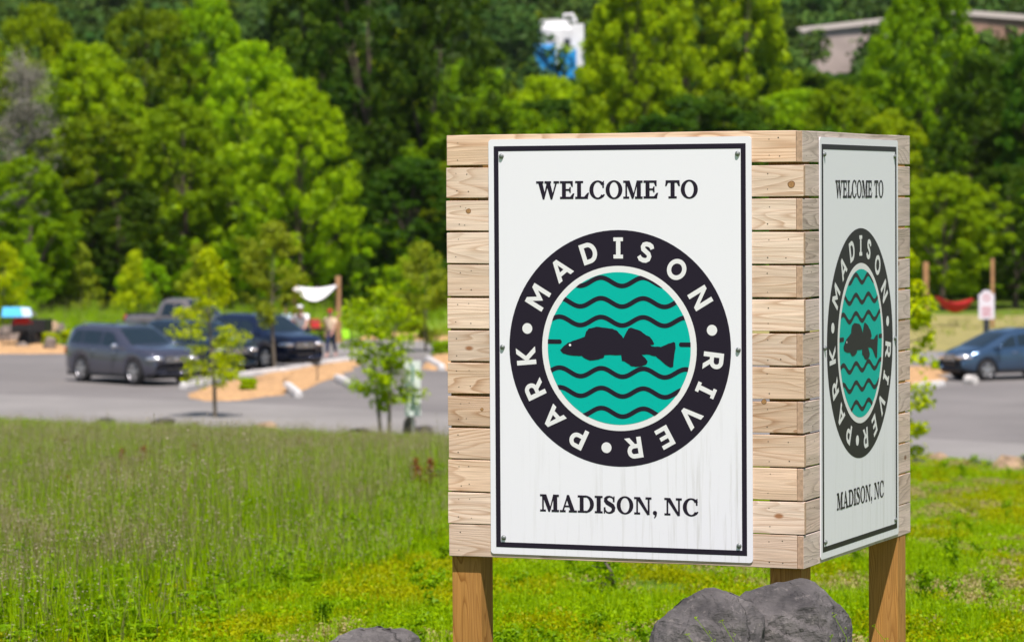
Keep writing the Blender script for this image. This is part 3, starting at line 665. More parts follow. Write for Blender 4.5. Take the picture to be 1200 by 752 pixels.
# trees one can pick out: centre px, top px, distance, kind, half-width px, label
named = [
 (20, 45, 176, 'bare', 45, 'grey half-bare tree at the far left edge of the wood'),
 (60, 18, 214, 'bright2', 46, 'yellow-green tree rising behind the grey half-bare tree'),
 (118, 62, 186, 'bright1', 66, 'broad bright green tree just right of the grey half-bare tree'),
 (170, 14, 206, 'olive1', 60, 'olive green tree with two high tops left of the middle of the left wood'),
 (243, 12, 208, 'bright2', 48, 'tall bright tree with a narrow top behind the broad yellow-green trees'),
 (226, 124, 176, 'mid1', 52, 'low broad bright tree above the dark sport utility vehicles'),
 (305, 62, 192, 'bright1', 58, 'bright tree in front of the small white house'),
 (358, 104, 168, 'bright1', 62, 'brightest yellow-green tree beside the tall dark trees'),
 (352, -30, 218, 'dark2', 52, 'tall dark tree standing behind the brightest yellow-green tree'),
 (430, -60, 200, 'dark1', 66, 'tallest dark green tree left of the sign'),
 (505, -30, 196, 'dark1', 62, 'tall dark tree cut off by the left edge of the sign'),
 (562, 84, 222, 'mid1', 52, 'mid green tree below the blue and white silo on its left'),
 (655, 101, 210, 'bright1', 60, 'bright green rounded tree in front of the blue and white silo'),
 (735, -30, 196, 'mid1', 66, 'tall mid green tree right of the silo'),
 (810, -50, 204, 'olive1', 68, 'tall olive green tree above the middle of the sign'),
 (880, -40, 200, 'mid2', 52, 'tall mid green tree left of the brown warehouse'),
 (930, 118, 196, 'bright1', 62, 'low bright tree under the brown warehouse wall'),
 (1074, -14, 190, 'mid1', 56, 'big green tree in front of the warehouse right of the sign corner'),
 (1000, 112, 186, 'mid2', 44, 'green tree directly behind the corner of the sign'),
 (1105, 215, 163, 'mid1', 52, 'leafy low tree above the red hammock'),
 (1150, 80, 184, 'dark1', 50, 'dark green tree left of the right picture edge'),
 (1222, 55, 176, 'dark2', 40, 'dark olive tree cut by the right edge'),
 (1190, 205, 166, 'dark1', 52, 'dark low tree behind the white arched sign'),
 (478, 190, 176, 'dark2', 50, 'shaded tree in the dark hollow left of the sign'),  # dark leaf colour stands in for the shade of the hollow
 (140, 215, 172, 'dark1', 54, 'shadowed dark tree behind the small conical saplings'),  # dark leaves put shade between the bright crowns
 (40, 190, 166, 'mid2', 50, 'shadowed green tree behind the blue canopy'),
]
# the half-bare tree: grey twigs with a few leaves
def bare_tree(px, ptop, d, lbl):
    rnd = random.Random(5); p = atd(px, 330, d); x, y = p.x, p.y; H = CAM_Z + (229 - ptop) / FPX * d - gz(x, y)
    r = empty('bare_tree', (x, y, gz(x, y))); mb = MB(); tips = []
    limbs(mb, (0, 0, -.3), (.4, 0, H * .97), .22, [], rnd, .1)
    cs = []
    for i in range(46):
        t = rnd.uniform(.28, .95); a = rnd.uniform(0, 6.28); L_ = (2.6 * (1.1 - t) + .6) * rnd.uniform(.6, 1.1)
        s = Vector((.4 * t, 0, H * t * .92)); e = s + Vector((math.cos(a) * L_, math.sin(a) * L_, L_ * rnd.uniform(.3, .9)))
        mb.tube([s, s.lerp(e, .5) + Vector((0, 0, .15)), e], [.06, .035, .01], 5, cap=False)
        for j in range(16):
            q = s.lerp(e, rnd.uniform(.3, 1)); f = q + Vector((rnd.uniform(-.7, .7), rnd.uniform(-.7, .7), rnd.uniform(-.1, .8)))
            mb.tube([q, f], [.014, .007], 3, cap=False)
            cs.append(tuple(f))
    mb.build('trunk', M_BARKG, r)
    V, F = leaf_cloud(cs, [.5] * len(cs), [16] * len(cs), .05, 3)
    link(bpy.data.objects.new('crown', mesh_np('crown', V, F, [ML_GREY])), r)
    tag(r, lbl, 'tree')
HW = {'bright1': 4.6, 'bright2': 3.9, 'mid1': 4.4, 'mid2': 3.6, 'dark1': 4.8, 'dark2': 3.8, 'olive1': 4.8}
HT = {'bright1': 14, 'bright2': 14, 'mid1': 15, 'mid2': 16, 'dark1': 18, 'dark2': 18, 'olive1': 16}
NAME = {'bright1': 'broadleaf_tree', 'bright2': 'broadleaf_tree', 'mid1': 'maple_tree', 'mid2': 'maple_tree', 'dark1': 'dark_tree', 'dark2': 'dark_tree', 'olive1': 'olive_green_tree'}
taken = []
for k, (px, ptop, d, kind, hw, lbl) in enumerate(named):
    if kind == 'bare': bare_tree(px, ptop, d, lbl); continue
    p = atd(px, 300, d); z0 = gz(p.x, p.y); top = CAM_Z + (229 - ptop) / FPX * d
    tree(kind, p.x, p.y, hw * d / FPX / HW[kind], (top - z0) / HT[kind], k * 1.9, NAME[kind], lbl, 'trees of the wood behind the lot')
    taken.append((p.x, p.y))
# the rest of the wood: deeper rows that only show between the others
BOXES = [(628, 690, 15, 102), (945, 1015, 10, 98), (270, 318, 104, 140), (1130, 1178, 10, 56)]
R2 = random.Random(41); k = 0
for row, (d, ht) in enumerate(((183, 9), (200, 11), (212, 13), (226, 13), (240, 12), (258, 12))):
    x = -.19 * d
    while x < .19 * d:
        xx = x + R2.uniform(-1.5, 1.5); dd = d + R2.uniform(-6, 6); px = topx((xx, dd, 5))[0]
        kind = R2.choice(['dark1', 'mid1', 'dark2', 'olive1', 'bright2', 'dark2']) if (px < 330 or 520 < px < 720) else R2.choice(['dark1', 'dark2', 'mid1', 'mid2', 'dark1'])  # mostly dark leaf kinds, putting shade into the gaps by colour
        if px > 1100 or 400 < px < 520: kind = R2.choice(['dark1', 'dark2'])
        h = ht * R2.uniform(.8, 1.15)
        z0 = gz(xx, dd); cap = 1e9
        for (a, b_, y0, y1) in BOXES:
            if a - (45 if x < 0 or a < 900 else 22) < px < b_ + (45 if a < 900 else 22): cap = min(cap, CAM_Z + (229 - y1 - 4) / FPX * dd - z0)
        h = min(h, cap)
        if 520 < px < 640: h = min(h, CAM_Z + (229 - 60) / FPX * dd - z0)
        if h > 4:
            tree(kind, xx, dd, h / HT[kind] * R2.uniform(1.0, 1.35), h / HT[kind], R2.uniform(0, 6), NAME[kind],
                 {'bright': 'bright leafy tree deep in the wood, seen between nearer crowns', 'olive1': 'olive green tree deep in the wood, seen between nearer crowns', 'mid': 'mid green tree deep in the wood, seen between nearer crowns', 'dark': 'dark green tree deep in the wood, seen between nearer crowns'}['olive1' if kind == 'olive1' else kind[:-1]],
                 {'bright': 'bright trees deep in the wood', 'olive1': 'olive green trees deep in the wood', 'mid': 'mid green trees deep in the wood', 'dark': 'dark trees deep in the wood'}['olive1' if kind == 'olive1' else kind[:-1]])
        x += R2.uniform(4.2, 6.0)
# undergrowth along the foot of the wood
R3 = random.Random(9)
for i in range(46):
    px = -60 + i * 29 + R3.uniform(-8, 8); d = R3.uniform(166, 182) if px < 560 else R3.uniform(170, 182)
    p = atd(px, 340, d); kind = R3.choice(['shrub1', 'shrub2', 'shrub3', 'shrub3']); s = R3.uniform(.5, 1.15)  # dark-leaved kind listed twice: shade at the wood's foot by colour
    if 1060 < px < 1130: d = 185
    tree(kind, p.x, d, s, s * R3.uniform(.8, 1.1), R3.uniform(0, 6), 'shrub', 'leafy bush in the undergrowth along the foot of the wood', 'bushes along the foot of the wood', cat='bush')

# geometry-nodes scatter: a mesh of points carries rotation, scale and pick; one object of kind stuff
def scatter(name, pts, rots, scls, idx, variants, label=None, cat=None):
    me = bpy.data.meshes.new(name); me.vertices.add(len(pts)); me.vertices.foreach_set('co', np.asarray(pts, dtype=np.float32).ravel())
    for nm, ty, dat, fld in (('rot', 'FLOAT_VECTOR', rots, 'vector'), ('scl', 'FLOAT_VECTOR', scls, 'vector'), ('pick', 'INT', idx, 'value')):
        a = me.attributes.new(nm, ty, 'POINT'); a.data.foreach_set(fld, np.asarray(dat, dtype=np.int32 if ty == 'INT' else np.float32).ravel())
    o = link(bpy.data.objects.new(name, me)); o['kind'] = 'stuff'
    if label: o['label'] = label
    cc = bpy.data.collections.new(name + '_variants')
    for i, vm in enumerate(variants):
        cc.objects.link(bpy.data.objects.new('%s_kind_%02d' % (name, i), vm))
    ng = bpy.data.node_groups.new(name, 'GeometryNodeTree'); ng.interface.new_socket('Geometry', in_out='INPUT', socket_type='NodeSocketGeometry'); ng.interface.new_socket('Geometry', in_out='OUTPUT', socket_type='NodeSocketGeometry')
    N = ng.nodes; L = ng.links; gi = N.new('NodeGroupInput'); go = N.new('NodeGroupOutput')
    ip = N.new('GeometryNodeInstanceOnPoints'); ci = N.new('GeometryNodeCollectionInfo'); ci.inputs['Collection'].default_value = cc
    ci.inputs['Separate Children'].default_value = True; ci.inputs['Reset Children'].default_value = True
    def attr(nm, ty):
        n = N.new('GeometryNodeInputNamedAttribute'); n.data_type = ty; n.inputs['Name'].default_value = nm; return n.outputs[0]
    L.new(gi.outputs[0], ip.inputs['Points']); L.new(ci.outputs[0], ip.inputs['Instance']); ip.inputs['Pick Instance'].default_value = True
    L.new(attr('pick', 'INT'), ip.inputs['Instance Index']); L.new(attr('rot', 'FLOAT_VECTOR'), ip.inputs['Rotation']); L.new(attr('scl', 'FLOAT_VECTOR'), ip.inputs['Scale'])
    L.new(ip.outputs[0], go.inputs[0])
    md = o.modifiers.new('scatter', 'NODES'); md.node_group = ng
    return o
# far wood on the hillside
P, RO, SC_, IX = [], [], [], []; R4 = random.Random(3)
y = 262.
while y < 640:
    x = -.24 * y
    while x < .24 * y:
        xx = x + R4.uniform(-2, 2); yy = y + R4.uniform(-3, 3); z = gz(xx, yy); s = R4.uniform(.6, 1.35); px, py = topx((xx, yy, z + 14 * s))
        ok = True
        for (a, b_, y0, y1) in (BOXES[0], BOXES[1], BOXES[3]):
            if a - 60 * 200 / yy < px < b_ + 60 * 200 / yy and yy < 418 and py < y1 - 4:
                s *= max(0, (CAM_Z + (229 - y1 + 4) / FPX * yy - z)) / (14 * s); ok = s > .14 and not (yy > 396)
        if BOXES[2][0] - 30 < px < BOXES[2][1] + 30 and yy < 290: ok = False
        if ok: P.append((xx, yy, z - .5)); RO.append((0, 0, R4.uniform(0, 6.28))); SC_.append((s * 1.15, s * 1.15, s)); IX.append(R4.choice((0, 1, 0, 1, 1, 2)))
        x += 5.5 + (y - 260) * .006
    y += 6.5 + (y - 260) * .012
scatter('far_wood', P, RO, SC_, IX, [TREE_PROTO['far1'][0], TREE_PROTO['far2'][0], TREE_PROTO['far3'][0]])

# ------------------------------------------------------------------ meadow
def blade_mesh(name, blades, mats):
    V = []; F = []; MI = []
    for (x, y, a, h, w_, lean, mi) in blades:
        dx, dy = math.cos(a), math.sin(a); px_, py_ = -dy * w_ / 2, dx * w_ / 2; b = len(V); K = 3
        for i in range(K + 1):
            t = i / K; wx = 1 - t * .85; off = lean * h * t * t
            V.append((x + dx * off + px_ * wx, y + dy * off + py_ * wx, h * t)); V.append((x + dx * off - px_ * wx, y + dy * off - py_ * wx, h * t))
        for i in range(K): F.append((b + 2 * i, b + 2 * i + 1, b + 2 * i + 3, b + 2 * i + 2)); MI.append(mi)
    me = mesh_np(name, V, F, mats); me.polygons.foreach_set('material_index', MI); return me
MG_G = leaf_mat('meadow_grass_green', (.14, .27, .001), (.34, .52, .002), .45, 0)
MG_D = leaf_mat('meadow_grass_dry', (.15, .165, .05), (.33, .32, .135), .3, 0)
MG_P = leaf_mat('meadow_seed_heads', (.19, .165, .115), (.37, .32, .235), .25, 0)
MG_R = leaf_mat('dock_seed_rust', (.14, .04, .012), (.24, .08, .03), .2, 0)
MG_S = leaf_mat('clover_leaves', (.14, .27, .001), (.32, .50, .001), .45, 0)
MG_Y = leaf_mat('clover_leaves_yellow', (.20, .26, .001), (.42, .46, .002), .42, 0)
MG_T = leaf_mat('dead_grass_thatch', (.22, .18, .07), (.42, .36, .16), .2, 0)
MG_W = leaf_mat('weed_leaves_dark', (.10, .22, .002), (.24, .40, .003), .38, 0)
def clump(kind, seed):
    r = random.Random(seed); B = []
    if kind in ('dry', 'mix', 'green'):
        n = 22
        for i in range(n):
            a = r.uniform(0, 6.28); d = r.random() ** .5 * .13; dry = r.random() < {'dry': .58, 'mix': .26, 'green': .04}[kind]
            h = r.uniform(.5, 1.05) if dry else r.uniform(.25, .75)
            x, y = d * math.cos(a), d * math.sin(a)
            B.append((x, y, r.uniform(0, 6.28), h, .009 if dry else .016, r.uniform(0, .16), 1 if dry else 0))
            if dry:   # a feathery head: short blades up the stem
                for j in range(5):
                    B.append((x, y, 0, 0, 0, 0, 2)) if False else None
        me = blade_mesh('clump', B, [MG_G, MG_D, MG_P])
        # seed heads
        V, F = leaf_cloud([(b[0] + math.cos(b[2]) * b[5] * b[3], b[1] + math.sin(b[2]) * b[5] * b[3], b[3] * .93) for b in B if b[6] == 1] or [(0, 0, .3)], [.06] * max(1, sum(b[6] == 1 for b in B)), [4] * max(1, sum(b[6] == 1 for b in B)), .009, seed, flat=1.9)
        base = len(me.vertices); V0 = np.empty(base * 3, np.float32); me.vertices.foreach_get('co', V0)
        F0 = np.empty(len(me.polygons) * 4, np.int32); me.loops.foreach_get('vertex_index', F0)
        MI = [b for b in range(0)]; mi = np.empty(len(me.polygons), np.int32); me.polygons.foreach_get('material_index', mi)
        m2 = mesh_np('clump', np.concatenate([V0.reshape(-1, 3), V]), np.concatenate([F0.reshape(-1, 4), F + base]), [MG_G, MG_D, MG_P])
        m2.polygons.foreach_set('material_index', np.concatenate([mi, np.full(len(F), 2, np.int32)])); return m2
    if kind in ('short', 'yellow', 'thatch'):
        cs = [(r.uniform(-.14, .14), r.uniform(-.14, .14), r.uniform(.01, .07)) for _ in range(50)]
        V, F = leaf_cloud(cs, [.045] * 50, [7] * 50, .0105, seed); return mesh_np('clump', V, F, [{'short': MG_S, 'yellow': MG_Y, 'thatch': MG_T}[kind]])
    if kind == 'turf':
        for i in range(46):
            B.append((r.uniform(-.15, .15), r.uniform(-.15, .15), r.uniform(0, 6.28), r.uniform(.05, .16), .006, r.uniform(.1, .8), 0))
        return blade_mesh('clump', B, [MG_S])
    if kind == 'weed':
        cs = [(r.uniform(-.1, .1), r.uniform(-.1, .1), r.uniform(.05, .5)) for _ in range(16)]
        V, F = leaf_cloud(cs, [.09] * 16, [14] * 16, .03, seed); return mesh_np('clump', V, F, [MG_W])
    if kind == 'dock':
        cs = [(r.uniform(-.04, .04), r.uniform(-.04, .04), .25 + .5 * i / 16) for i in range(16)]
        V, F = leaf_cloud(cs, [.05] * 16, [22] * 16, .016, seed); return mesh_np('clump', V, F, [MG_R])
variants = [clump('dry', 1), clump('dry', 2), clump('mix', 3), clump('mix', 4), clump('green', 5), clump('green', 6), clump('weed', 7), clump('dock', 8)]
def bound(y):   # right-hand edge of the tall meadow: runs from near left to the sign's left post and on
    return np.interp(y, [14, 19, 24, 31, 42, 60, 90], [-3.4, -2.0, -1.4, -.55, .1, .6, 1.5])
P, RO, SC_, IX = [], [], [], []; R5 = random.Random(77)
for (y0, y1, dens) in ((15, 24, 60), (24, 36, 44), (36, 52, 30), (52, 70, 21), (70, 99, 14)):
    A = 0
    n = int(dens * (y1 - y0) * (.19 * (y0 + y1) / 2 + bound((y0 + y1) / 2)))
    for i in range(n):
        y = R5.uniform(y0, y1); x = R5.uniform(-.19 * y - 1, bound(y) + .5)
        if y > edge_y(x) + .25 + 1.3 * noise.noise(Vector((x * .6, 3, 8))) + .6 * noise.noise(Vector((x * 2.3, 5, 8))): continue
        f = noise.noise(Vector((x * .55, y * .22, 2))); f2 = noise.noise(Vector((x * 1.7, y * .8, 7)))
        f3 = noise.noise(Vector((x * 2.6, y * .9, 21))); e = bound(y) - x + .5 * f2
        if e < 0: continue
        hh = .8 + .5 * f + .25 * f2
        if e < 1.2: ix = R5.choice((4, 5, 6, 4)); hh = .35 + .4 * e / 1.2
        elif y > edge_y(x) - 13 + 4 * f2: ix = R5.choice((4, 5, 4, 5, 6)); hh = .6 + .5 * f2
        elif f3 > .17: ix = R5.choice((4, 5, 4, 5, 6)); hh *= 1.2
        elif f + .5 * f2 > .10: ix = R5.choice((4, 5, 2, 3, 2))
        elif f > -.15: ix = R5.choice((2, 3, 0, 3, 0))
        else: ix = R5.choice((0, 1, 0, 0, 1))
        q = noise.noise(Vector((x * .5 + 40, y * .25, 5)))
        if q > .42 and f2 > .1 and R5.random() < .16: ix = 7; hh = .9
        if f3 > .30 and ix in (4, 5): hh *= 1.2
        hh = min(hh, R5.choice((.12, .2, .28, .4)) + 1.15 * max(0, CAM_Z * (1 - y / edge_y(x)) - gz(x, y)))
        P.append((x, y, gz(x, y) - .02)); RO.append((R5.uniform(-.1, .1), R5.uniform(-.1, .1), R5.uniform(0, 6.28)))
        s = R5.uniform(.8, 1.15) * (1 + max(0, y - 40) * .006); SC_.append((s, s, max(.25, hh) * R5.uniform(.85, 1.15) * .82)); IX.append(ix)
scatter('tall_grass', P, RO, SC_, IX, variants)
nb = len(P)
P, RO, SC_, IX = [], [], [], []
for i in range(4200):
    y = R5.uniform(134, 176); x = R5.uniform(-.19 * y, .19 * y)
    if noise.noise(Vector((x * .25, y * .1, 2))) < -.25 or (x > 3 and R5.random() < .8): continue
    s = R5.uniform(.7, 1.9); P.append((x, y, gz(x, y) - .05)); RO.append((0, 0, R5.uniform(0, 6.28))); SC_.append((s, s, s * R5.uniform(.3, .8) * (.5 if x > 3 else 1))); IX.append(R5.choice((2, 4, 5, 6, 4) if x < 3 else (0, 2, 1)))
scatter('rough_grass', P, RO, SC_, IX, variants)
shorts = [clump('short', 21), clump('short', 22), clump('turf', 23), clump('yellow', 24), clump('yellow', 25), clump('weed', 26), clump('thatch', 27)]
P, RO, SC_, IX = [], [], [], []
for (y0, y1, dens) in ((13.5, 24, 52), (24, 36, 34), (36, 52, 18), (52, 80, 10)):
    for i in range(int(dens * (y1 - y0) * (.20 * (y0 + y1) + 6))):
        y = R5.uniform(y0, y1); x = R5.uniform(-.2 * y - 1, .2 * y + 5)
        if y > edge_y(x) + .2 + 1.2 * noise.noise(Vector((x * .6, 3, 8))) or x < bound(y) - 1.0: continue
        f = noise.noise(Vector((x * .5, y * .3, 12))) + .5 * noise.noise(Vector((x * 1.9, y * 1.1, 4)))
        thin = .42 if x < .03 * y else .1
        if f > thin and R5.random() < .8: continue
        P.append((x, y, gz(x, y) - .008)); RO.append((0, 0, R5.uniform(0, 6.28))); s = R5.uniform(.75, 1.3) * (1 + max(0, y - 30) * .012)
        g1 = noise.noise(Vector((x * .8, y * .45, 31))); g2 = noise.noise(Vector((x * 2.4, y * 1.6, 35)))
        if g1 + .5 * g2 > .12: ix = R5.choice((3, 4, 3, 4, 0))
        elif f > thin - .12 and R5.random() < .5: ix = 6
        elif g2 < -.38 and R5.random() < .35: ix = 5; s *= .45
        else: ix = R5.choice((0, 1, 2, 2))
        SC_.append((s, s, s * (.8 + 1.3 * max(0, g2) + .5 * max(0, -f)) * (.35 if y > edge_y(x) - 4.5 else 1))); IX.append(ix)
scatter('short_grass', P, RO, SC_, IX, shorts)
print('grass', nb, len(P))
# ------------------------------------------------------------------ rocks in front of and beside the sign
def rock_mat(name, a, b_, lich):
    m, nt, b, N, L = mat(name)
    tc = N.new('ShaderNodeTexCoord')
    n = N.new('ShaderNodeTexNoise'); n.inputs['Scale'].default_value = 5; n.inputs['Detail'].default_value = 9; n.inputs['Roughness'].default_value = .62; L.new(tc.outputs['Object'], n.inputs['Vector'])
    r = N.new('ShaderNodeValToRGB'); e = r.color_ramp.elements; e[0].position = .35; e[0].color = (*a, 1); e[1].position = .68; e[1].color = (*b_, 1)
    L.new(n.outputs[0], r.inputs[0])
    v = N.new('ShaderNodeTexNoise'); v.inputs['Scale'].default_value = 26; v.inputs['Detail'].default_value = 5; v.inputs['Roughness'].default_value = .7; L.new(tc.outputs['Object'], v.inputs['Vector'])
    vr = N.new('ShaderNodeMapRange'); vr.inputs[1].default_value = .58; vr.inputs[2].default_value = .75; vr.inputs[4].default_value = .6; L.new(v.outputs[0], vr.inputs[0])
    mx = N.new('ShaderNodeMix'); mx.data_type = 'RGBA'; mx.inputs['B'].default_value = (*lich, 1); L.new(r.outputs[0], mx.inputs['A']); L.new(vr.outputs[0], mx.inputs['Factor'])
    # slaty layers run diagonally through the stone; a few hairline cracks cut across them
    mp = N.new('ShaderNodeMapping'); mp.inputs['Rotation'].default_value = (.3, .75, 0); mp.inputs['Scale'].default_value = (3, 3, 13); L.new(tc.outputs['Object'], mp.inputs[0])
    ln = N.new('ShaderNodeTexNoise'); ln.inputs['Scale'].default_value = 1; ln.inputs['Detail'].default_value = 7; ln.inputs['Roughness'].default_value = .7; ln.inputs['Distortion'].default_value = .4; L.new(mp.outputs[0], ln.inputs['Vector'])
    lr = N.new('ShaderNodeMapRange'); lr.inputs[1].default_value = .32; lr.inputs[2].default_value = .68; lr.inputs[3].default_value = .7; lr.inputs[4].default_value = 1.35; L.new(ln.outputs[0], lr.inputs[0])
    wn = N.new('ShaderNodeMix'); wn.data_type = 'RGBA'; wn.inputs['Factor'].default_value = .12; L.new(tc.outputs['Object'], wn.inputs['A']); L.new(n.outputs[1], wn.inputs['B'])
    cv = N.new('ShaderNodeTexVoronoi'); cv.feature = 'DISTANCE_TO_EDGE'; cv.inputs['Scale'].default_value = 2.1; L.new(wn.outputs['Result'], cv.inputs['Vector'])
    cr2 = N.new('ShaderNodeMapRange'); cr2.inputs[1].default_value = 0; cr2.inputs[2].default_value = .010; cr2.inputs[3].default_value = .5; cr2.inputs[4].default_value = 1; L.new(cv.outputs['Distance'], cr2.inputs[0])
    mm = N.new('ShaderNodeMath'); mm.operation = 'MULTIPLY'; L.new(lr.outputs[0], mm.inputs[0]); L.new(cr2.outputs[0], mm.inputs[1])
    sv = N.new('ShaderNodeVectorMath'); sv.operation = 'SCALE'; L.new(mx.outputs['Result'], sv.inputs[0]); L.new(mm.outputs[0], sv.inputs['Scale'])
    L.new(sv.outputs[0], b.inputs['Base Color']); b.inputs['Roughness'].default_value = .8; b.inputs['Specular IOR Level'].default_value = .3
    bp = N.new('ShaderNodeBump'); bp.inputs['Strength'].default_value = .8; bp.inputs['Distance'].default_value = .008
    n3 = N.new('ShaderNodeTexNoise'); n3.inputs['Scale'].default_value = 60; n3.inputs['Detail'].default_value = 6; n3.inputs['Roughness'].default_value = .7; L.new(tc.outputs['Object'], n3.inputs['Vector'])
    ad = N.new('ShaderNodeMath'); L.new(n.outputs[0], ad.inputs[0]); L.new(n3.outputs[0], ad.inputs[1])
    ad2 = N.new('ShaderNodeMath'); L.new(ad.outputs[0], ad2.inputs[0]); ad3 = N.new('ShaderNodeMath'); ad3.operation = 'MULTIPLY'; ad3.inputs[1].default_value = 1.6; L.new(mm.outputs[0], ad3.inputs[0]); L.new(ad3.outputs[0], ad2.inputs[1])
    L.new(ad2.outputs[0], bp.inputs['Height']); L.new(bp.outputs[0], b.inputs['Normal'])
    return m
M_SLATE = rock_mat('dark_slate_rock', (.045, .042, .043), (.130, .120, .116), (.30, .27, .25))
M_TANROCK = rock_mat('tan_sandstone_rock', (.20, .14, .085), (.42, .29, .18), (.50, .40, .30))
M_DARKROCK = rock_mat('dark_rock', (.02, .02, .022), (.07, .065, .065), (.12, .11, .10))  # darker stone tones than the other rock materials
M_GREYROCK = rock_mat('grey_brown_rock', (.12, .10, .085), (.27, .22, .18), (.36, .31, .26))
import bmesh
def ico(sub):
    bm = bmesh.new(); bmesh.ops.create_icosphere(bm, subdivisions=sub, radius=1.0)
    v = [p.co.copy() for p in bm.verts]; f = [[q.index for q in fc.verts] for fc in bm.faces]; bm.free(); return v, f
def big_rock(outline_px, dist, bottom_z, thick, lbl, seed, mt=None, group=None, lean=0.0):
    """a boulder whose silhouette follows the outline seen from the road; outline in photo pixels, real depth and facets added"""
    pts = [atd(px, py, dist) for px, py in outline_px]
    c = Vector((sum(p.x for p in pts) / len(pts), dist, bottom_z + .42 * (max(p.z for p in pts) - bottom_z)))
    ang = [math.atan2(p.z - c.z, p.x - c.x) for p in pts]; rad = [math.hypot(p.z - c.z, p.x - c.x) for p in pts]
    rnd = random.Random(seed); P = [Vector((p.x - c.x, 0, p.z - c.z)) for p in pts]
    zlo = bottom_z - c.z; wl = [min(q.x for q in P), max(q.x for q in P)]
    P += [Vector((wl[0] * .98, 0, zlo)), Vector((wl[1] * .98, 0, zlo))]; hull = []
    for q in P: hull.append(Vector((q.x, rnd.uniform(-.05, .05) * thick, q.z)))
    top_ = max(q.z for q in P)
    for sg in (-1, 1):
        for k, q in enumerate(P):                       # shoulder facets
            if rnd.random() < .55 or k in (0, len(P) - 1): f_ = rnd.uniform(.74, .93); hull.append(Vector((q.x * f_, sg * thick * rnd.uniform(.35, .62), zlo + (q.z - zlo) * rnd.uniform(.78, .95))))
        for k in range(6):                              # flat front and back faces
            hull.append(Vector((wl[0] + (wl[1] - wl[0]) * rnd.uniform(.15, .85), sg * thick * rnd.uniform(.85, 1.1), zlo + (top_ - zlo) * rnd.uniform(.05, .62))))
    bm = bmesh.new()
    for q in hull: bm.verts.new(q)
    rs_ = bmesh.ops.convex_hull(bm, input=bm.verts); bmesh.ops.delete(bm, geom=[g_ for g_ in set(rs_['geom_interior'] + rs_['geom_unused']) if isinstance(g_, bmesh.types.BMVert)], context='VERTS')
    bmesh.ops.dissolve_limit(bm, angle_limit=math.radians(9), verts=bm.verts, edges=bm.edges)
    bmesh.ops.bevel(bm, geom=list(bm.edges), offset=.010, segments=2, affect='EDGES', profile=.6)
    bmesh.ops.triangulate(bm, faces=bm.faces)
    for it in range(7):
        le = [e for e in bm.edges if e.calc_length() > .024]
        if not le: break
        bmesh.ops.subdivide_edges(bm, edges=le, cuts=1); bmesh.ops.triangulate(bm, faces=[f_ for f_ in bm.faces if len(f_.verts) > 3])
    bm.normal_update(); mv = []
    for v_ in bm.verts:
        s = v_.co; nv = s * 3 + Vector((seed, 0, 0))
        st = (s.x * .55 + s.y * .3 + s.z * .8) * 13 + 1.6 * noise.noise(nv * .8); fr = st - math.floor(st); am = max(0, noise.noise(nv * .9 + Vector((5, 5, 5))) + .1)
        disp = .010 * noise.noise(nv * .9) + .008 * noise.noise(nv * 2.6) + .006 * noise.noise(nv * 7) + .0045 * noise.noise(nv * 17) + .003 * noise.noise(nv * 38) + .045 * am * (fr if fr < .88 else (1 - fr) * 7.3)
        mv.append(s + v_.normal * disp)
    for v_, q in zip(bm.verts, mv): v_.co = q
    me = bpy.data.meshes.new('boulder'); bm.to_mesh(me); bm.free(); me.materials.append(mt or M_SLATE)
    ob = link(bpy.data.objects.new('boulder', me)); ob.location = c
    return tag(ob, lbl, 'rock', group)
big_rock([(760, 752), (763, 738), (768, 728), (784, 716), (800, 702), (812, 691), (824, 686.5), (838, 687), (852, 691), (864, 698), (880, 706), (896, 722), (897, 752)], 13.72, 3.05, .38,
         'left half of the dark slate boulder pair below the sign', 3)
big_rock([(850, 752), (856, 722), (862, 702), (872, 692), (888, 688), (902, 689), (912, 683.5), (926, 680), (942, 679.5), (954, 684), (964, 694), (976, 704), (990, 714), (998, 727), (1000, 738), (996, 752)], 13.98, 3.05, .38,
         'right half of the dark slate boulder pair, in front of the corner post', 8)
big_rock([(372, 757), (384, 751), (398, 744), (416, 738.5), (434, 738), (452, 736), (468, 735.5), (480, 739), (490, 746), (495, 757)], 14.2, 3.05, .26,
         'low dark slate boulder in the grass left of the sign post', 5)
def small_rock(px, py, wpx, hpx, lbl, mt, seed, group, z=None, depth=1.0):
    p = at(px, py, 0); x, y = p.x, p.y
    if z is None:
        for _ in range(30):
            zz = gz(x, y); p = at(px, py, zz); x, y = .5 * (x + p.x), .5 * (y + p.y)
        z = gz(x, y)
    wd = wpx * y / FPX / 2; ht = hpx * y / FPX; rnd = random.Random(seed); v, f = ico(3)
    cuts = [(Vector((rnd.gauss(0, 1), rnd.gauss(0, 1), rnd.gauss(.3, .7))).normalized(), rnd.uniform(.55, .85)) for _ in range(14)]
    out = []
    for q in v:
        q = q.copy()
        for d, h in cuts:
            k = q.dot(d)
            if k > h: q -= d * (k - h)
        q += q.normalized() * .06 * noise.noise(q * 4 + Vector((seed, 0, 0)))
        out.append((q.x * wd * 1.45, q.y * wd * depth, q.z * ht * 1.0 + ht * .5))
    me = mesh_np('rock', out, f, [mt]); ob = link(bpy.data.objects.new('rock', me)); ob.location = (x, y, z); ob.rotation_euler = (0, 0, rnd.uniform(-.3, .3))
    return tag(ob, lbl, 'rock', group)
G1 = 'rocks along the near edge of the road'
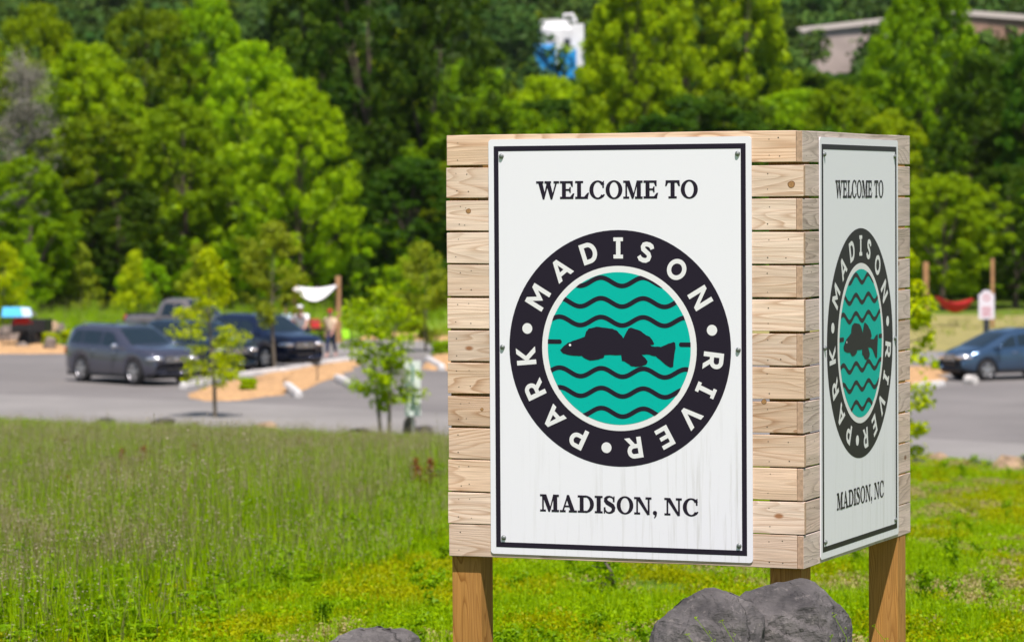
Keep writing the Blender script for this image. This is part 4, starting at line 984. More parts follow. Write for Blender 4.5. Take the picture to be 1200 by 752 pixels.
for i, (px, py, w_, h_, mt, lbl) in enumerate((
    (1098, 546, 26, 11, M_TANROCK, 'pinkish flat rock nearest the sign on the road edge'), (1117, 551, 22, 8, M_TANROCK, 'small orange rock right of the pinkish flat rock'),
    (1143, 552, 24, 9, M_DARKROCK, 'low dark rock in the middle of the road-edge row'), (1162, 553, 20, 9, M_DARKROCK, 'dark rock just left of the big orange rock'),
    (1178, 556, 36, 17, M_TANROCK, 'big orange rock on the road edge near the right border'), (1204, 555, 22, 18, M_DARKROCK, 'dark rock at the right border of the picture'),
    (1074, 548, 22, 9, M_DARKROCK, 'dark low rock hidden just behind the sign edge'),
    (313, 503.5, 24, 7, M_TANROCK, 'flat tan rock on the meadow edge left of the sign post sapling'), (480, 511, 15, 17, M_GREYROCK, 'whitish rock at the foot of the small roadside sign'),
    (496, 509, 20, 9, M_DARKROCK, 'dark rock right of the foot of the small roadside sign'), (423, 509, 22, 6, M_DARKROCK, 'low dark rock left of the double-stemmed sapling'),
    (190, 497, 26, 6, M_DARKROCK, 'low dark rock at the meadow edge below the grey vehicle'), (126, 496, 20, 5, M_DARKROCK, 'low dark rock at the meadow edge near the left side'))):
    small_rock(px, py, w_, h_, lbl, mt, 50 + i, G1)
G2 = 'rocks on the mulch bed at the left'
for i, (px, py, w_, h_, mt, lbl) in enumerate((
    (10, 402, 24, 16, M_GREYROCK, 'grey boulder at the left border behind the mulch bed'), (33, 405, 24, 13, M_GREYROCK, 'grey boulder below the black trailer'),
    (44, 400, 20, 14, M_GREYROCK, 'rounded boulder right of the black trailer'), (58, 412, 14, 11, M_GREYROCK, 'small grey rock with a dark hollow at the asphalt edge'),
    (60, 395, 28, 14, M_TANROCK, 'large tan boulder behind the mulch bed'), (73, 397, 12, 12, M_GREYROCK, 'tall tan-grey rock just behind the grey vehicle'),
    (26, 410, 12, 6, M_GREYROCK, 'small low stone in the middle of the mulch bed'), (-12, 404, 22, 12, M_GREYROCK, 'boulder beyond the left border'))):
    small_rock(px, py, w_, h_, lbl, mt, 80 + i, G2, 0.08)
small_rock(1138, 450, 13, 9, 'white stone on the asphalt in front of the blue hatchback', plain('whitish_stone', (.6, .58, .54), .8, bump=.5), 97, None, 0.0)

# ------------------------------------------------------------------ wheel stops
stop_mb = MB()
def wheel_stop(p0, p1, lbl, wpx=None):
    a = at(*p0); b = at(*p1); L_ = (b - a).length; mb = MB(); n = 6
    prof = [(-.12, 0), (-.12, .08), (-.08, .19), (.08, .19), (.12, .08), (.12, 0)]
    vs = [(x, y, z) for x in (-L_ / 2, -L_ / 2 + .05, L_ / 2 - .05, L_ / 2) for (y, z) in [(q[0] * (1 if abs(x) < L_ / 2 - .01 else .8), q[1] * (1 if abs(x) < L_ / 2 - .01 else .7)) for q in prof]]
    mb.add(vs, [(j * n + k, j * n + (k + 1) % n, (j + 1) * n + (k + 1) % n, (j + 1) * n + k) for j in range(3) for k in range(n)] + [tuple(range(n - 1, -1, -1)), tuple(3 * n + k for k in range(n))])
    o = mb.build('wheel_stop', M_CONC); c = (a + b) / 2; o.location = (c.x, c.y, .006); o.rotation_euler = (0, 0, math.atan2(b.y - a.y, b.x - a.x))
    tag(o, lbl, 'wheel stop', 'concrete wheel stops of the parking lot')
for p0, p1, lbl in (((214, 456), (248, 450), 'pale wheel stop at the left tip of the mulch island'), ((252, 447), (272, 444), 'short wheel stop half hidden by the leafy sapling'), ((276, 444), (328, 437), 'wheel stop in front of the dark blue vehicle, left one'),
                    ((331, 438), (381, 428.5), 'long wheel stop below the headlights of the dark blue vehicle'), ((383, 428), (425, 422.5), 'wheel stop by the feet of the walking person'),
                    ((336, 455), (350, 466), 'short pale stop at the lower edge of the mulch island, left one'), ((395, 446), (415, 456), 'short pale stop at the lower edge of the mulch island, right one'),
                    ((501, 424), (518, 434), 'slanting pale stop just left of the big sign'), ((1072, 457), (1104, 453), 'pale stop on the asphalt right of the big sign')):
    wheel_stop(p0, p1, lbl)

# ------------------------------------------------------------------ vehicles
M_GLASS = glassy('car_glass', (.012, .022, .028)); M_TYRE = plain('tyre_rubber', (.02, .02, .021), .85)
M_RIM = plain('alloy_rim', (.55, .55, .57), .25, metal=.9); M_TRIM = plain('black_trim', (.015, .015, .017), .5)
M_CHROME = plain('chrome', (.75, .76, .78), .12, metal=1); M_LAMP = plain('headlamp_glass', (.88, .9, .92), .16, spec=.9, metal=.9)
M_TAIL = plain('tail_lamp', (.35, .008, .008), .15); M_PLATE = plain('number_plate', (.62, .62, .60), .5); M_UNDER = plain('underbody', (.01, .01, .01), .9)
def paint(name, c, flake=.5): return plain(name, c, .16, metal=flake, coat=1.0)
def make_car(name, lbl, L_, W_, prof, belt, wb, wr, pt, zc=None, side_win=(), wind=(), rear_win=None, cat='car', bed=None, roof_z=None, foh=None):
    """prof: (x, z) of the roofline from tail to nose. Body surface is one lofted shell; windows are patches of the same surface set just proud"""
    r = empty(name); tag(r, lbl, cat)
    px_, pz_ = [p[0] for p in prof], [p[1] for p in prof]; x0, x1 = px_[0], px_[-1]
    fx = x1 - (foh or .9); rx = fx - wb; Ra = wr + .06
    top = lambda x: float(np.interp(x, px_, pz_)); belt_f = lambda x: float(np.interp(x, [b_[0] for b_ in belt], [b_[1] for b_ in belt]))
    def hw(x):
        t = max(0, (abs(x - (x0 + x1) / 2) - (x1 - x0) / 2 + .75) / .75); return W_ / 2 * (1 - .24 * t ** 2.2)
    def sec(x, side=1):
        h = hw(x); zt = top(x); zb = .27 + .10 * max(0, (abs(x) - L_ / 2 + .5) / .5)
        for wx in (fx, rx):
            if abs(x - wx) < Ra: zb = max(zb, wr + math.sqrt(max(0, Ra * Ra - (x - wx) ** 2)) - .02)
        be = min(belt_f(x), zt - .06); cab = max(0, zt - be - .06); tum = min(.20, cab * .32)
        P = [(h * .93, zb), (h * .985, zb + (be - zb) * .12), (h, zb + (be - zb) * .45), (h * .985, zb + (be - zb) * .82), (h * .955, be), (h * .94 - tum, zt - .045 - .01), (h * .86 - tum, zt - .008), (h * .5 - tum * .5, zt + .018), (0, zt + .025)]
        return P
    N = 96; X = [x0 + (x1 - x0) * i / N for i in range(N + 1)]; S = [sec(x) for x in X]; K = 9
    vs = []; fs = []
    for x, P in zip(X, S):
        vs += [(x, -q[0], q[1]) for q in P] + [(x, q[0], q[1]) for q in P[-2::-1]]
    M_ = 2 * K - 1
    for i in range(N):
        for k in range(M_ - 1): fs.append((i * M_ + k, i * M_ + k + 1, (i + 1) * M_ + k + 1, (i + 1) * M_ + k))
    fs += [tuple(range(M_)), tuple(N * M_ + k for k in range(M_ - 1, -1, -1))]
    mb = MB(); mb.add(vs, fs); mb.build('body', pt, r, smooth=True)
    ub = MB(); ub.box(x0 + .15, x1 - .15, -W_ / 2 * .80, W_ / 2 * .80, .2, .62); ub.build('underbody', M_UNDER, r)
    def patch(nm, xs_, k0, k1, v0, v1, sides, off=.008, mt=M_GLASS, slant=(0, 0)):
        q = MB(); n = 8; m_ = 5
        g_ = []
        for i in range(n + 1):
            row = []
            for j in range(m_ + 1):
                v = v0 + (v1 - v0) * j / m_; tt = (v - v0) / (v1 - v0)
                xa = xs_[0] + slant[0] * tt; xb = xs_[1] + slant[1] * tt; x = xa + (xb - xa) * i / n; P = sec(x)
                a, c_ = P[k0], P[k1]; row.append((x, (a[0] + (c_[0] - a[0]) * v + off), a[1] + (c_[1] - a[1]) * v + off * .3))
            g_.append(row)
        for i in range(n):
            for j in range(m_): q.add([(a[0], a[1] * sides, a[2]) for a in (g_[i][j], g_[i + 1][j], g_[i + 1][j + 1], g_[i][j + 1])], [(0, 1, 2, 3)])
        return q.build(nm, mt, r, smooth=True)
    for (a, b_, sl) in side_win:
        for s in (-1, 1): patch('side_window', (a, b_), 4, 5, .08, .80, s, slant=sl)
    def across(nm, xa, xb, wy=.88, off=.012, n=10, m_=10):
        q = MB(); g_ = []
        for i in range(n + 1):
            x = xa + (xb - xa) * i / n; P = sec(x); row = []
            dz = (top(x + .01) - top(x - .01)) / .02; nn = Vector((-dz, 0, 1)).normalized()
            for j in range(-m_, m_ + 1):
                t = j / m_ * wy; yy = t * P[6][0]; z = float(np.interp(abs(yy), [0, P[7][0], P[6][0]], [P[8][1], P[7][1], P[6][1]]))
                row.append((x + nn.x * off, yy, z + nn.z * off))
            g_.append(row)
        for i in range(n):
            for j in range(2 * m_): q.add([g_[i][j], g_[i + 1][j], g_[i + 1][j + 1], g_[i][j + 1]], [(0, 1, 2, 3)])
        return q.build(nm, M_GLASS, r, smooth=True)
    if wind: across('windshield', *wind)
    if rear_win: across('rear_window', *rear_win)
    # wheels
    def lathe(profile, n=28):
        q = MB(); vs = [(R_ * math.cos(2 * math.pi * k / n), y, R_ * math.sin(2 * math.pi * k / n)) for R_, y in profile for k in range(n)]
        q.add(vs, [(j * n + k, j * n + (k + 1) % n, (j + 1) * n + (k + 1) % n, (j + 1) * n + k) for j in range(len(profile) - 1) for k in range(n)]); return q
    for wx in (fx, rx):
        for s in (-1, 1):
            wo = empty('wheel'); wo.parent = r; wo.location = (wx, s * (W_ / 2 - .115), wr); wo.rotation_euler = (0, 0, 0 if s < 0 else math.pi)
            t = lathe([(wr * .62, -.10), (wr * .93, -.115), (wr, -.085), (wr, .085), (wr * .93, .11), (wr * .6, .10)]); t.build('tyre', M_TYRE, wo, smooth=True)
            q = lathe([(wr * .67, -.108), (wr * .64, -.112), (wr * .60, -.085), (wr * .60, .05)], 28)
            for k in range(5):
                M_s = Matrix.Rotation(2 * math.pi * k / 5, 4, 'Y')
                q.box(-.035, .035, -.10, -.07, 0, wr * .64, 0, M_s @ Matrix.Rotation(.16, 4, 'Y')); q.box(-.035, .035, -.101, -.071, 0, wr * .64, 0, M_s @ Matrix.Rotation(-.16, 4, 'Y'))
            q.ellipsoid((0, -.09, 0), (.07, .022, .07), 10, 6); q.build('rim', M_RIM, wo)
            d = lathe([(.001, -.05), (wr * .62, -.05)], 20); d.build('brake_disc', M_UNDER, wo)
    nz = top(x1 - .25); zh = min(nz - .09, .86) if nz < 1.05 else nz - .2
    for s in (-1, 1):
        q = MB(); q.ellipsoid((0, 0, 0), (.30, .22, .10), 14, 8, 0, Matrix.Translation((x1 - .19, s * (hw(x1 - .2) - .20), zh - .04)) @ Matrix.Rotation(-s * .45, 4, 'Z')); q.build('headlight', M_LAMP, r, smooth=True)
        q = MB(); q.ellipsoid((x1 - .10, s * (hw(x1) - .13), .48), (.09, .10, .06), 10, 6); q.build('fog_lamp', M_LAMP, r, smooth=True)
        q = MB(); q.ellipsoid((0, 0, 0), (.11, .12, .19), 10, 8, 0, Matrix.Translation((x0 + .12, s * (hw(x0 + .1) - .09), min(belt_f(x0 + .2), top(x0 + .1)) - .12))); q.build('tail_light', M_TAIL, r, smooth=True)
        if wind:
            xm = wind[0] if wind[0] < wind[1] else wind[1]; xm = max(wind) - .42
            q = MB(); q.ellipsoid((xm, s * (W_ / 2 + .10), belt_f(xm) + .07), (.09, .12, .085), 12, 8); q.box(xm - .03, xm + .03, min(s * (W_ / 2 - .09), s * (W_ / 2 + .05)), max(s * (W_ / 2 - .09), s * (W_ / 2 + .05)), belt_f(xm) + .0, belt_f(xm) + .05); q.build('wing_mirror', M_CHROME if pt is PAINT_G else pt, r, smooth=True)
        for hx in ((rx + .75), (fx - .95)):
            q = MB(); q.tube([(hx - .1, s * (W_ / 2 + .012), belt_f(hx) - .13), (hx, s * (W_ / 2 + .03), belt_f(hx) - .13), (hx + .1, s * (W_ / 2 + .012), belt_f(hx) - .13)], .014, 6); q.build('door_handle', M_CHROME, r)
            # shut line of the door
            q = MB(); xx = hx - .16
            P = sec(xx); ya = [(p[0] + .003) * s for p in P[1:5]]
            q.add([(xx - .006, ya[0], P[1][1]), (xx + .006, ya[0], P[1][1]), (xx + .006, ya[1], P[2][1]), (xx - .006, ya[1], P[2][1]), (xx + .006, ya[2], P[3][1]), (xx - .006, ya[2], P[3][1]), (xx + .006, ya[3], P[4][1]), (xx - .006, ya[3], P[4][1])], [(0, 1, 2, 3), (3, 2, 4, 5), (5, 4, 6, 7)]); q.build('door_seam', M_TRIM, r)
        q = MB(); q.box(rx + Ra, fx - Ra, s * W_ / 2 * .955 - .03, s * W_ / 2 * .955 + .03, .22, .32); q.build('side_sill', M_TRIM, r, bevel=.01)
    hwn = hw(x1)
    q = MB(); q.box(x1 - .05, x1 + .02, -hwn * .52, hwn * .52, zh - .16, zh + .03); q.build('grille', M_TRIM, r, bevel=.012)
    q = MB()
    for k in range(4): q.box(x1 + .02, x1 + .035, -hwn * .52, hwn * .52, zh - .155 + .048 * k, zh - .13 + .048 * k)
    q.build('grille_bars', M_CHROME, r)['kind'] = 'stuff'
    q = MB(); q.ellipsoid((x1 + .035, 0, zh - .06), (.012, .075, .055), 12, 6); q.build('front_emblem', M_CHROME, r, smooth=True)
    q = MB(); q.box(x1 - .12, x1 + .04, -hwn * .80, hwn * .80, .27, .33); q.build('front_bumper_trim', M_TRIM, r, bevel=.03)
    q = MB(); q.box(x1 - .03, x1 + .022, -hwn * .50, hwn * .50, .43, .52); q.build('lower_air_intake', M_TRIM, r, bevel=.01)
    q = MB(); q.box(x0 - .04, x0 + .12, -hwn * .88, hwn * .88, .30, .45); q.build('rear_bumper_trim', M_TRIM, r, bevel=.03)
    q = MB(); q.box(x0 - .02, x0 + .02, -.26, .26, .62, .76); q.build('number_plate', M_PLATE, r)
    return r, fx, rx, W_
PAINT_G = paint('graphite_paint', (.085, .09, .125)); PAINT_T = paint('dark_teal_paint', (.022, .040, .060)); PAINT_N = paint('navy_paint', (.012, .022, .060))
PAINT_B = paint('steel_blue_paint', (.045, .095, .17)); PAINT_P = paint('grey_tan_paint', (.16, .145, .135), .2)
SUVP = lambda L_, H: [(-L_ / 2, .72), (-L_ / 2 + .04, .95), (-L_ / 2 + .16, 1.12), (-L_ / 2 + .38, H - .16), (-L_ / 2 + .58, H - .04), (-L_ / 2 + .95, H), (-.25, H), (.18, H - .03), (.42, H - .12), (1.18, 1.19), (1.35, 1.16), (L_ / 2 - .50, 1.10), (L_ / 2 - .20, 1.04), (L_ / 2 - .05, .96), (L_ / 2, .66)]
def place_by_wheel(car, fxl, side, px, py, heading):
    """stand the car so that its near front wheel touches the asphalt at the given spot"""
    r, fx, rx, W_ = car; P = at(px, py, 0); c, s = math.cos(heading), math.sin(heading); lx, ly = fx if fxl else rx, side * (W_ / 2 - .1)
    r.location = (P.x - (c * lx - s * ly), P.y - (s * lx + c * ly), .004); r.rotation_euler = (0, 0, heading)
def suv(name, lbl, L_, W_, H, wb, wr, pt, rails=True):
    car = make_car(name, lbl, L_, W_, SUVP(L_, H), [(-L_ / 2, 1.18), (0, 1.12), (1.2, 1.08), (L_ / 2, .98)], wb, wr, pt,
                   side_win=((-L_ / 2 + .50, -L_ / 2 + 1.15, (.22, 0)), (-L_ / 2 + 1.22, -.28, (0, 0)), (-.18, .88, (0, -.48))), wind=(.36, 1.20), rear_win=(-L_ / 2 + .14, -L_ / 2 + .44), cat='suv')
    if rails:
        for s in (-1, 1):
            q = MB(); q.tube([(-L_ / 2 + .8, s * .62, H + .0), (-L_ / 2 + .9, s * .62, H + .05), (0, s * .62, H + .05), (.12, s * .62, H - .01)], .018, 6); q.build('roof_rail', M_TRIM if pt is not PAINT_G else M_CHROME, car[0])
    return car
RAD = math.radians
c1 = suv('parked_suv', 'graphite grey sport utility vehicle, nearest of the parked vehicles on the left', 4.95, 1.94, 1.74, 2.85, .385, PAINT_G); place_by_wheel(c1, True, -1, 158.5, 451.5, RAD(-50))
c2 = suv('parked_suv', 'dark teal sport utility vehicle just behind the graphite one', 4.60, 1.88, 1.68, 2.68, .36, PAINT_T); place_by_wheel(c2, True, -1, 234, 440, RAD(-52))
c3 = suv('parked_suv', 'navy blue sport utility vehicle with bright headlights facing the mulch island', 4.55, 1.90, 1.74, 2.66, .37, PAINT_N); place_by_wheel(c3, True, -1, 314, 432.5, RAD(-50))
HB = [(-1.98, .75), (-1.95, .98), (-1.85, 1.12), (-1.62, 1.34), (-1.40, 1.45), (-.9, 1.50), (-.2, 1.51), (.25, 1.45), (.55, 1.33), (1.22, 1.02), (1.40, .96), (1.72, .86), (1.92, .74), (2.0, .60)]
c4 = make_car('parked_hatchback', 'steel blue hatchback cut off by the right edge', 4.0, 1.70, HB, [(-2, 1.05), (0, .97), (1.2, .92), (2, .8)], 2.5, .31, PAINT_B,
              side_win=((-1.5, -.82, (.12, 0)), (-.75, .10, (0, 0)), (.18, 1.05, (0, -.62))), wind=(.44, 1.28), rear_win=(-1.86, -1.52), cat='car', foh=.80)
place_by_wheel(c4, True, 1, 1156, 446, RAD(180 + 25))
PK = [(-2.9, .95), (-2.88, 1.18), (-.95, 1.20), (-.90, 1.30), (-.72, 1.80), (-.45, 1.88), (.35, 1.88), (.62, 1.78), (1.20, 1.24), (1.45, 1.20), (2.5, 1.14), (2.75, 1.02), (2.85, .75)]
c5 = make_car('pickup_truck', 'grey-tan crew cab pickup truck at the back of the row', 5.75, 1.95, PK, [(-2.9, 1.14), (3, 1.14)], 3.5, .39, PAINT_P,
              side_win=((-.60, .05, (.1, 0)), (.14, .98, (0, -.5))), wind=(.60, 1.22), rear_win=(-.86, -.70), cat='pickup')
q = MB(); q.box(-2.72, -1.0, -.76, .76, .80, 1.215 + .012); q.build('truck_bed_shade', M_UNDER, c5[0])  # near-black slab on the closed deck paints the shade inside an open bed
p5 = at(219, 403, 0); c5[0].location = (p5.x, p5.y, 0.004); c5[0].rotation_euler = (0, 0, RAD(-38)); c5[0].scale = (.93, .93, .93)

# ------------------------------------------------------------------ things around the lot
M_TIMBER = plain('orange_timber_post', (.36, .20, .09), .8, var=.2, vscale=6)
M_SAIL = plain('white_sail_cloth', (.80, .79, .77), .7)
def post(px, ybase, ytop, wpx, lbl, cat, z=None, mt=M_TIMBER, name='timber_post', d=None):
    p = at(px, ybase, 0) if d is None else atd(px, ybase, d)
    z0 = gz(p.x, p.y); h = CAM_Z + (229.4 - ytop) / FPX * p.y - z0; w_ = wpx * p.y / FPX / 2
    mb = MB(); mb.box(-w_, w_, -w_, w_, -.3, h); o = mb.build(name, mt, bevel=.01); o.location = (p.x, p.y, z0)
    return tag(o, lbl, cat), p
_, pa = post(397, 401, 322, 6.0, 'orange timber post at the right end of the white shade sail', 'post')
_, pb = post(346, 400, 331, 4.5, 'brown timber post at the left end of the white shade sail', 'post')
mb = MB(); n = 14; m_ = 8
za, zb = CAM_Z + (229.4 - 331.5) / FPX * pa.y, CAM_Z + (229.4 - 334) / FPX * pb.y
vs = []
for i in range(n + 1):
    u = i / n
    for j in range(m_ + 1):
        v = j / m_; x = pb.x + (pa.x - pb.x) * u; y = pb.y + (pa.y - pb.y) * u + (v - .5) * 2.2 * (1 - .25 * math.sin(math.pi * u))
        z = zb + (za - zb) * u - .33 * math.sin(math.pi * u) * (1.35 - v) - .10 * (1 - v) * (.3 + math.sin(math.pi * u))
        vs.append((x, y, z))
mb.add(vs, [(i * (m_ + 1) + j, (i + 1) * (m_ + 1) + j, (i + 1) * (m_ + 1) + j + 1, i * (m_ + 1) + j + 1) for i in range(n) for j in range(m_)])
o = mb.build('shade_sail', M_SAIL, smooth=True); sol = o.modifiers.new('thick', 'SOLIDIFY'); sol.thickness = .01
tag(o, 'white shade sail sagging between two timber posts', 'shade sail')
# picnic bench and red chair under the sail
M_BENCH = plain('brown_bench_timber', (.16, .075, .04), .8); M_RED = plain('red_fabric', (.45, .012, .012), .7); M_GREENF = plain('lime_fabric', (.28, .60, .01), .8)
pq = at(372, 398, 0); t = empty('picnic_table', (pq.x, pq.y, .0), .1); tag(t, 'brown picnic table under the white shade sail', 'picnic table')
for nm, bx in (('table_top', (-.9, .9, -.38, .38, .70, .74)), ('bench', (-.9, .9, -.80, -.55, .42, .46)), ('bench', (-.9, .9, .55, .80, .42, .46))):
    mb = MB(); mb.box(*bx); mb.build(nm, M_BENCH, t)
for sx in (-.6, .6):
    for s in (-1, 1):
        mb = MB(); mb.tube([(sx, s * .70, 0), (sx, s * .15, .70)], .045, 6); mb.build('leg', M_BENCH, t)
    mb = MB(); mb.box(sx + .05, sx + .09, -.76, .76, .36, .42); mb.build('cross_beam', M_BENCH, t)
def camp_chair(px, py, mt, lbl, s=1.0):
    p = at(px, py, 0); t = empty('camping_chair', (p.x, p.y, gz(p.x, p.y) + .012), .5); t.scale = (s, s, s); tag(t, lbl, 'chair')
    mb = MB(); mb.add([(-.26, -.24, .42), (.26, -.24, .42), (.24, .22, .36), (-.24, .22, .36), (-.26, -.24, .40), (.26, -.24, .40), (.24, .22, .34), (-.24, .22, .34)], [(0, 1, 2, 3), (4, 7, 6, 5), (0, 4, 5, 1), (1, 5, 6, 2), (2, 6, 7, 3), (3, 7, 4, 0)]); mb.build('seat', mt, t)
    mb = MB(); mb.add([(-.24, .22, .36), (.24, .22, .36), (.27, .40, .92), (-.27, .40, .92), (-.24, .24, .36), (.24, .24, .36), (.27, .42, .92), (-.27, .42, .92)], [(0, 1, 2, 3), (4, 7, 6, 5), (0, 4, 5, 1), (1, 5, 6, 2), (2, 6, 7, 3), (3, 7, 4, 0)]); mb.build('backrest', mt, t)
    for a, b_ in (((-.28, -.26, 0), (.26, -.22, .44)), ((.28, -.26, 0), (-.26, -.22, .44)), ((-.28, .3, 0), (-.27, .41, .92)), ((.28, .3, 0), (.27, .41, .92))):
        mb = MB(); mb.tube([a, b_], .014, 6); mb.build('leg', M_TRIM, t)
    for s_ in (-1, 1):
        mb = MB(); mb.tube([(s_ * .3, -.26, .62), (s_ * .3, .30, .64)], .02, 6); mb.build('armrest', mt, t)
    return t
camp_chair(373, 396, M_RED, 'red camping chair beside the picnic table', .8)
camp_chair(408, 404, M_GREENF, 'small lime green camping chair right of the walking person', .62)
# hammock between posts at the right
_, ha = post(1085, 381, 310, 6.0, 'orange timber post at the left end of the red hammock', 'post')
_, hb = post(1163, 384, 306, 4.0, 'thin brown timber post at the right end of the red hammock', 'post')
ham = empty('hammock', ((ha.x + hb.x) / 2, (ha.y + hb.y) / 2, 0)); tag(ham, 'red hammock slung between two timber posts on the dry grass', 'hammock')
mb = MB(); vs = []; n, m_ = 20, 8; y_m = (ha.y + hb.y) / 2
zA = CAM_Z + (229.4 - 349) / FPX * y_m; zB = CAM_Z + (229.4 - 352) / FPX * y_m; zM = CAM_Z + (229.4 - 366) / FPX * y_m
xA = (1096 - 600) / FPX * y_m - ham.location.x; xB = (1142 - 600) / FPX * y_m - ham.location.x
for i in range(n + 1):
    u = i / n; x = xA + (xB - xA) * u; zc_ = (zA + (zB - zA) * u) - (zA - zM) * 4 * u * (1 - u) * 1.0; ww = .08 + .55 * math.sin(math.pi * u) ** .6
    for j in range(m_ + 1):
        v = j / m_ * 2 - 1; vs.append((x, v * ww, zc_ + .42 * v * v * math.sin(math.pi * u) ** .6 - .06))
mb.add(vs, [(i * (m_ + 1) + j, (i + 1) * (m_ + 1) + j, (i + 1) * (m_ + 1) + j + 1, i * (m_ + 1) + j + 1) for i in range(n) for j in range(m_)])
o = mb.build('hammock_cloth', M_RED, ham, smooth=True); sol = o.modifiers.new('thick', 'SOLIDIFY'); sol.thickness = .01
for (a, b_) in (((ha.x - ham.location.x, 0, zA + .35), (xA, 0, zA)), ((hb.x - ham.location.x, 0, zB + .35), (xB, 0, zB))):
    mb = MB(); mb.tube([a, b_], .012, 5); mb.build('hammock_rope', M_TRIM, ham)
# white arched sign behind the hatchback
M_SIGNW = plain('small_sign_white', (.72, .68, .70), .5); M_SIGNR = plain('small_sign_red', (.55, .10, .13), .5); M_POLE = plain('dark_metal_post', (.05, .055, .06), .5, metal=.5)
pS = atd(1156, 360, 117); s_ = 117 / FPX; t = empty('lot_sign', (pS.x, 117, 0)); tag(t, 'small white sign with an arched top and red print behind the blue hatchback', 'sign')
zb0, zt0 = CAM_Z + (229.4 - 377) * s_, CAM_Z + (229.4 - 343) * s_; hwS = 9.2 * s_
mb = MB(); out = [(-hwS, zb0), (hwS, zb0), (hwS, zt0 - .14), (hwS * .62, zt0 - .13), (hwS * .5, zt0 - .03), (0, zt0), (-hwS * .5, zt0 - .03), (-hwS * .62, zt0 - .13), (-hwS, zt0 - .14)]; n = len(out)
mb.add([(x, -.02, z) for x, z in out] + [(x, .0, z) for x, z in out], [tuple(range(n)), tuple(range(2 * n - 1, n - 1, -1))] + [(k, n + k, n + (k + 1) % n, (k + 1) % n) for k in range(n)]); mb.build('sign_board', M_SIGNW, t)
mb = MB(); disc(mb, 0, zt0 - .26, .11, -.025, 24, .075); mb.build('printed_ring', M_SIGNR, t)
mb = MB()
for k in range(4): mb.box(-.17 + .02 * (k % 2), .17 - .03 * (k % 2), -.026, -.022, zb0 + .10 + .09 * k, zb0 + .135 + .09 * k)
mb.build('printed_lines', M_SIGNR, t)['kind'] = 'stuff'
mb = MB(); mb.box(-.10, .10, .001, .06, 0, zb0 + .06); mb.build('sign_post', M_POLE, t)
# small roadside sign seen from behind near the double-stemmed sapling
dS = 79.0; pS = atd(484, 500, dS); k_ = dS / FPX; z0 = gz(pS.x, dS); t = empty('roadside_sign', (pS.x, dS, z0)); tag(t, 'pale double-panel roadside sign on a thin post left of the big sign', 'sign')
M_PALE = plain('pale_green_sign_sheet', (.68, .74, .71), .45, var=.12, vscale=6); M_PALEG = plain('sign_print_green', (.10, .26, .20), .5)
for (ya, yb) in ((422, 454), (457, 487)):
    za, zb = CAM_Z + (229.4 - ya) * k_ - z0, CAM_Z + (229.4 - yb) * k_ - z0; hs = 9.3 * k_
    mb = MB(); mb.box(-hs, hs, -.012, 0, zb, za); pn = mb.build('sign_board', M_PALE, t, bevel=.004)
    mb = MB(); mb.box(-hs * .16, hs * .16, -.016, -.0125, zb + (za - zb) * .25, zb + (za - zb) * .85); mb.build('printed_symbol', M_PALEG, t)
mb = MB(); mb.tube([(0, .03, -.2), (0, .03, CAM_Z + (229.4 - 420) * k_ - z0)], .03, 8); mb.build('sign_post', plain('galvanised_post', (.4, .41, .41), .4, metal=.7), t)
# slim grey pole, blue canopy, red kayak and black utility trailer on the far left
M_PALEPOLE = plain('pale_pole_paint', (.5, .55, .56), .4)
pp = at(32, 372, 0); mb = MB(); mb.tube([(0, 0, 0), (0, 0, CAM_Z + (229.4 - 326) / FPX * pp.y)], [.045, .035], 8); o = mb.build('lamp_pole', M_PALEPOLE); o.location = (pp.x, pp.y, 0); tag(o, 'slim pale pole above the blue canopy', 'pole')
M_BLUEC = plain('sky_blue_canopy', (.08, .42, .68), .5); M_BLUEP = plain('pale_canopy_panel', (.45, .62, .78), .5)
dC = 128; k_ = dC / FPX; pC = atd(22, 365, dC); t = empty('canopy', (pC.x, dC, 0)); tag(t, 'sky blue canopy with a pale end standing by the black trailer', 'canopy')
zt_, zl_ = CAM_Z + (229.4 - 356) * k_, CAM_Z + (229.4 - 366.5) * k_
mb = MB(); mb.add([(-.55, -.7, zl_), (.25, -.8, zl_), (.05, 0, zt_), (-.60, 0, zt_), (.20, .8, zl_ + .02), (-.55, .7, zl_)], [(0, 1, 2, 3), (3, 2, 4, 5)]); o = mb.build('roof_cloth', M_BLUEC, t); so_ = o.modifiers.new('t', 'SOLIDIFY'); so_.thickness = .02
mb = MB(); mb.add([(.26, -.8, zl_), (.60, -.7, zl_ + .02), (.42, 0, zt_ - .03), (.06, 0, zt_), (.58, .7, zl_ + .02), (.21, .8, zl_ + .02)], [(0, 1, 2, 3), (3, 2, 4, 5)]); o = mb.build('pale_end_cloth', M_BLUEP, t); so_ = o.modifiers.new('t', 'SOLIDIFY'); so_.thickness = .02
for sx in (-.5, .5):
    for sy in (-.66, .66):
        mb = MB(); mb.tube([(sx, sy, 0), (sx, sy, zl_)], .02, 6); mb.build('leg', M_POLE, t)
dT = 129; k_ = dT / FPX; pT = atd(34, 390, dT); t = empty('utility_trailer', (pT.x, dT + .9, 0), -.1); tag(t, 'black utility trailer with a red load behind the rocks on the left', 'trailer')
zt_ = CAM_Z + (229.4 - 371.5) * k_; zb_ = zt_ - .48
mb = MB(); mb.box(-.65, .60, -.6, .6, zb_, zb_ + .06); mb.build('deck', M_TRIM, t)
